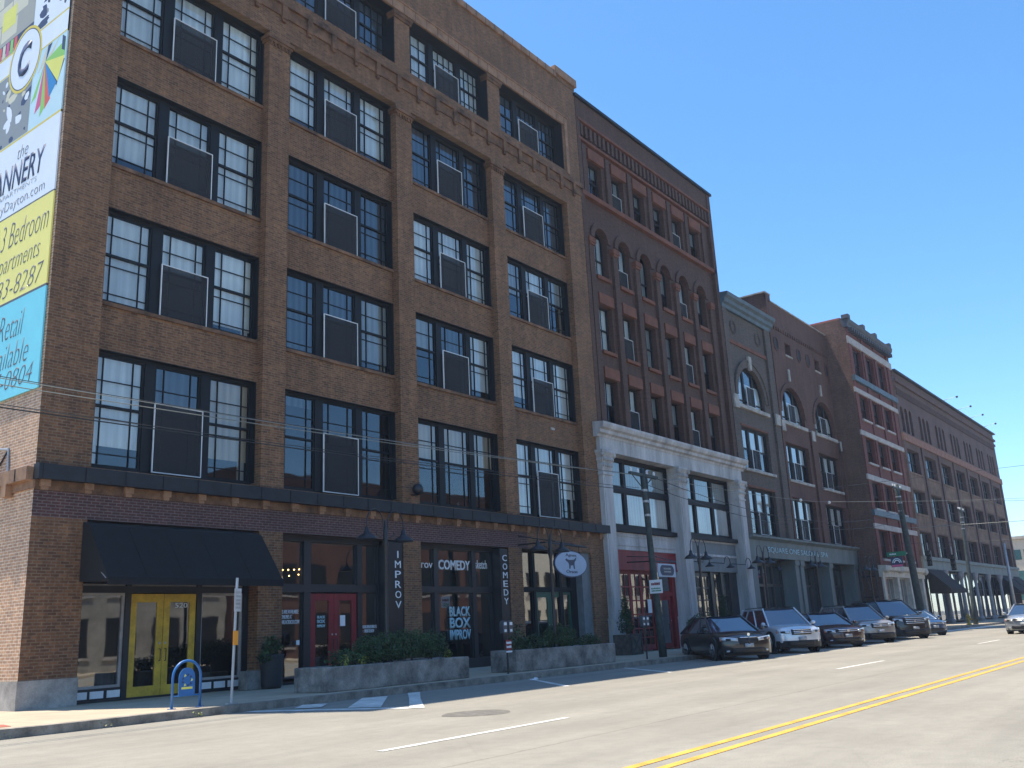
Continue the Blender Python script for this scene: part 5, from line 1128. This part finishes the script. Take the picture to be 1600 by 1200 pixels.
    if grille == 'big': G = (hw*.52, zt-.36, zt-.02)
    elif grille == 'kidney': G = (hw*.34, zt-.24, zt-.03)
    elif grille == 'slim': G = (hw*.5, zt-.12, zt-.03)
    else: G = (hw*.42, zt-.22, zt-.04)
    gr = patch('grille', rect(-G[0], G[0], G[1], G[2], 8), DPLAST, .012)
    for j in range(1, 4 if grille == 'big' else (3 if grille in ('bar',) else 2)):
        zz = G[1]+(G[2]-G[1])*j/(4 if grille == 'big' else 3); patch('grille_bar', [[(-G[0]+.02+(2*G[0]-.04)*k/6, zz-.012+.024*q_) for k in range(7)] for q_ in (0, 1)], CHROME if grille in ('big', 'bar', 'slim') else DPLAST, .03, gr)
    patch('grille_bar', [[(-G[0]-.01+(2*G[0]+.02)*k/6, G[2]-.01+.03*q_) for k in range(7)] for q_ in (0, 1)], CHROME, .032, gr)
    if grille == 'kidney': patch('grille_divider', [[(-.03+.06*k, G[1]+(G[2]-G[1])*q_) for k in range(2)] for q_ in (0, 1)], P, .035, gr)
    e = MB(); e.tube([(F(0, G[2]-.05, .03), 0, (G[1]+G[2])/2+(.0 if grille != 'kidney' else .2)), (F(0, G[2]-.05, .05), 0, (G[1]+G[2])/2+(.0 if grille != 'kidney' else .2))], .05, 14); build('emblem', e, t, CHROME, world=False)
    if suv: patch('lower_cladding', rect(-hw*.97, hw*.97, gc+.02, gc+.27, 14), DPLAST, -.004)
    patch('lower_intake', rect(-hw*.62, hw*.62, gc+.09, gc+.25, 8), DPLAST, .012)
    for s in (-1, 1):
        a, b_ = (G[0]+.04)*s, hw*.94*s; H_ = patch('headlight', [[(a+(b_-a)*k/6, zh+(.02+.11*j/3) + .05*(k/6)) for k in range(7)] for j in range(4)], LAMPG, .014)
        patch('indicator', [[(b_*.97+(b_*.02)*k/2, zh+.04+.09*j/2) for k in range(3)] for j in range(3)], AMBER, .02, H_)
        patch('projector', [[((a*.45+b_*.55)+s*.07*(k/3-.5)*2, zh+.05+.07*j/2) for k in range(4)] for j in range(3)], DPLAST, .026, H_)
        if kind != 'suv' or grille == 'slim': patch('fog_lamp', [[(hw*.68*s+s*.09*(k/3), gc+.14+.05*j/2) for k in range(4)] for j in range(3)], LAMPG, .03)
    patch('number_plate', [[(-.15+.3*k/2, gc+.27+.13*j/2) for k in range(3)] for j in range(3)], plain('plate_grey', (.4, .43, .45), .5, var=.3, scale=20) if 'plate_grey' not in MATS else MATS['plate_grey'], .034)
    # wheels
    r = .37 if suv else .335
    for sx in (.30, -.29):
        for s in (-1, 1):
            y = s*(hw-.115); wc = build('wheel_arch', MB().tube([(sx*L, s*(hw-.14), r+.02), (sx*L, s*(hw+.002), r+.02)], r+.07, 24), t, DPLAST, world=False)
            ty = build('wheel', MB().tube([(sx*L, y-.11, r), (sx*L, y-.10, r), (sx*L, y+.10, r), (sx*L, y+.13*s if s > 0 else y+.11, r)] if s > 0 else [(sx*L, y-.13, r), (sx*L, y-.10, r), (sx*L, y+.10, r), (sx*L, y+.11, r)], [r-.04, r, r, r-.04], 28), t, TYRE, world=False)
            yo = y+s*.132; m2 = MB().tube([(sx*L, yo-.004*s, r), (sx*L, yo, r)], r*.64, 22, DPLAST)
            for k in range(5):
                a = k*2*math.pi/5+.3; p0 = Vector((sx*L, yo+s*.012, r)); m2.tube([p0, p0+Vector((math.cos(a), 0, math.sin(a)))*r*.62], [.05, .035], 5, RIM)
            m2.tube([(sx*L+r*.62*math.cos(a), yo+s*.006, r+r*.62*math.sin(a)) for a in [2*math.pi*k/20 for k in range(21)]], .022, 5, RIM, False)
            build('rim', m2, ty, world=False)
    build('side_trim', MB().box(-.22*L, hw-.01, belt-.2, .2*L, hw+.006, belt-.185).box(-.22*L, -hw-.006, belt-.2, .2*L, -hw+.01, belt-.185), t, DPLAST, world=False)
    for s in (-1, 1): build('door_handle', MB().box(-.02*L, s*hw, belt-.13, .02*L, s*(hw+.02), belt-.105).box(-.2*L, s*hw, belt-.13, -.16*L, s*(hw+.02), belt-.105), t, P, world=False)
    build('underside', MB().box(-.44*L, -hw*.85, gc+.0, .44*L, hw*.85, gc+.25), t, DPLAST, world=False)
    if suv: build('roof_rail', MB().tube([(xr0+.1, rw-.04, zr+.05), (xr1-.1, rw-.04, zr+.06)], .02, 6).tube([(xr0+.1, -rw+.04, zr+.05), (xr1-.1, -rw+.04, zr+.06)], .02, 6), t, DPLAST, world=False)
    return t
A45 = R(-135)
car('parked black saloon car, nearest of the angled row by the dark planter', 'car', 'parked_car', (21.9, -5.95, 0), A45, 4.9, 1.86, 1.48, (.008, .009, .012), 'sedan', 'kidney')
car('parked white compact sport utility car behind the black saloon', 'car', 'parked_car', (26.7, -6.05, 0), A45, 4.55, 1.82, 1.70, (.68, .72, .76), 'suv', 'bar')
car('parked dark maroon saloon between the white and silver sport utility cars', 'car', 'parked_car', (31.5, -6.1, 0), A45, 4.9, 1.84, 1.46, (.035, .014, .018), 'sedan', 'slim')
car('parked silver beige sport utility car beside the maroon saloon', 'car', 'parked_car', (36.1, -6.1, 0), A45, 4.75, 1.85, 1.72, (.32, .3, .28), 'suv', 'bar')
car('parked large black sport utility car with wide chrome grille', 'car', 'parked_car', (41.3, -6.1, 0), A45, 5.3, 2.05, 1.95, (.01, .011, .014), 'suv', 'big')
car('parked small blue car at the far end of the angled row', 'car', 'parked_car', (46.2, -6.1, 0), A45, 4.3, 1.75, 1.42, (.02, .07, .18), 'sedan', 'slim')
car('grey silver saloon driving toward the camera in the sunny lane', 'car', 'moving_car', (44.4, -12.3, 0), math.pi, 4.8, 1.84, 1.45, (.33, .35, .38), 'sedan', 'slim')

# ================= LENS VEIL =================
hz = MB().box(-300, -140, -1.2, 400, 90, 30); hm = bpy.data.materials.new('lens_veil_volume'); hm.use_nodes = True; t = hm.node_tree; t.nodes.clear()  # scattering box added to lift the darks like veiling in the lens
o_ = N(t, 'ShaderNodeOutputMaterial'); v_ = N(t, 'ShaderNodeVolumePrincipled'); v_.inputs['Color'].default_value = (.62, .76, 1, 1); v_.inputs['Density'].default_value = .0005; v_.inputs['Anisotropy'].default_value = .2
t.links.new(v_.outputs[0], o_.inputs['Volume'])
h_ = build('lens_veil', hz, None, hm); h_['kind'] = 'stuff'; h_['label'] = 'thin bluish volume added across the street to imitate a lens veil'; h_['category'] = 'lens_veil'; h_.display_type = 'WIRE'
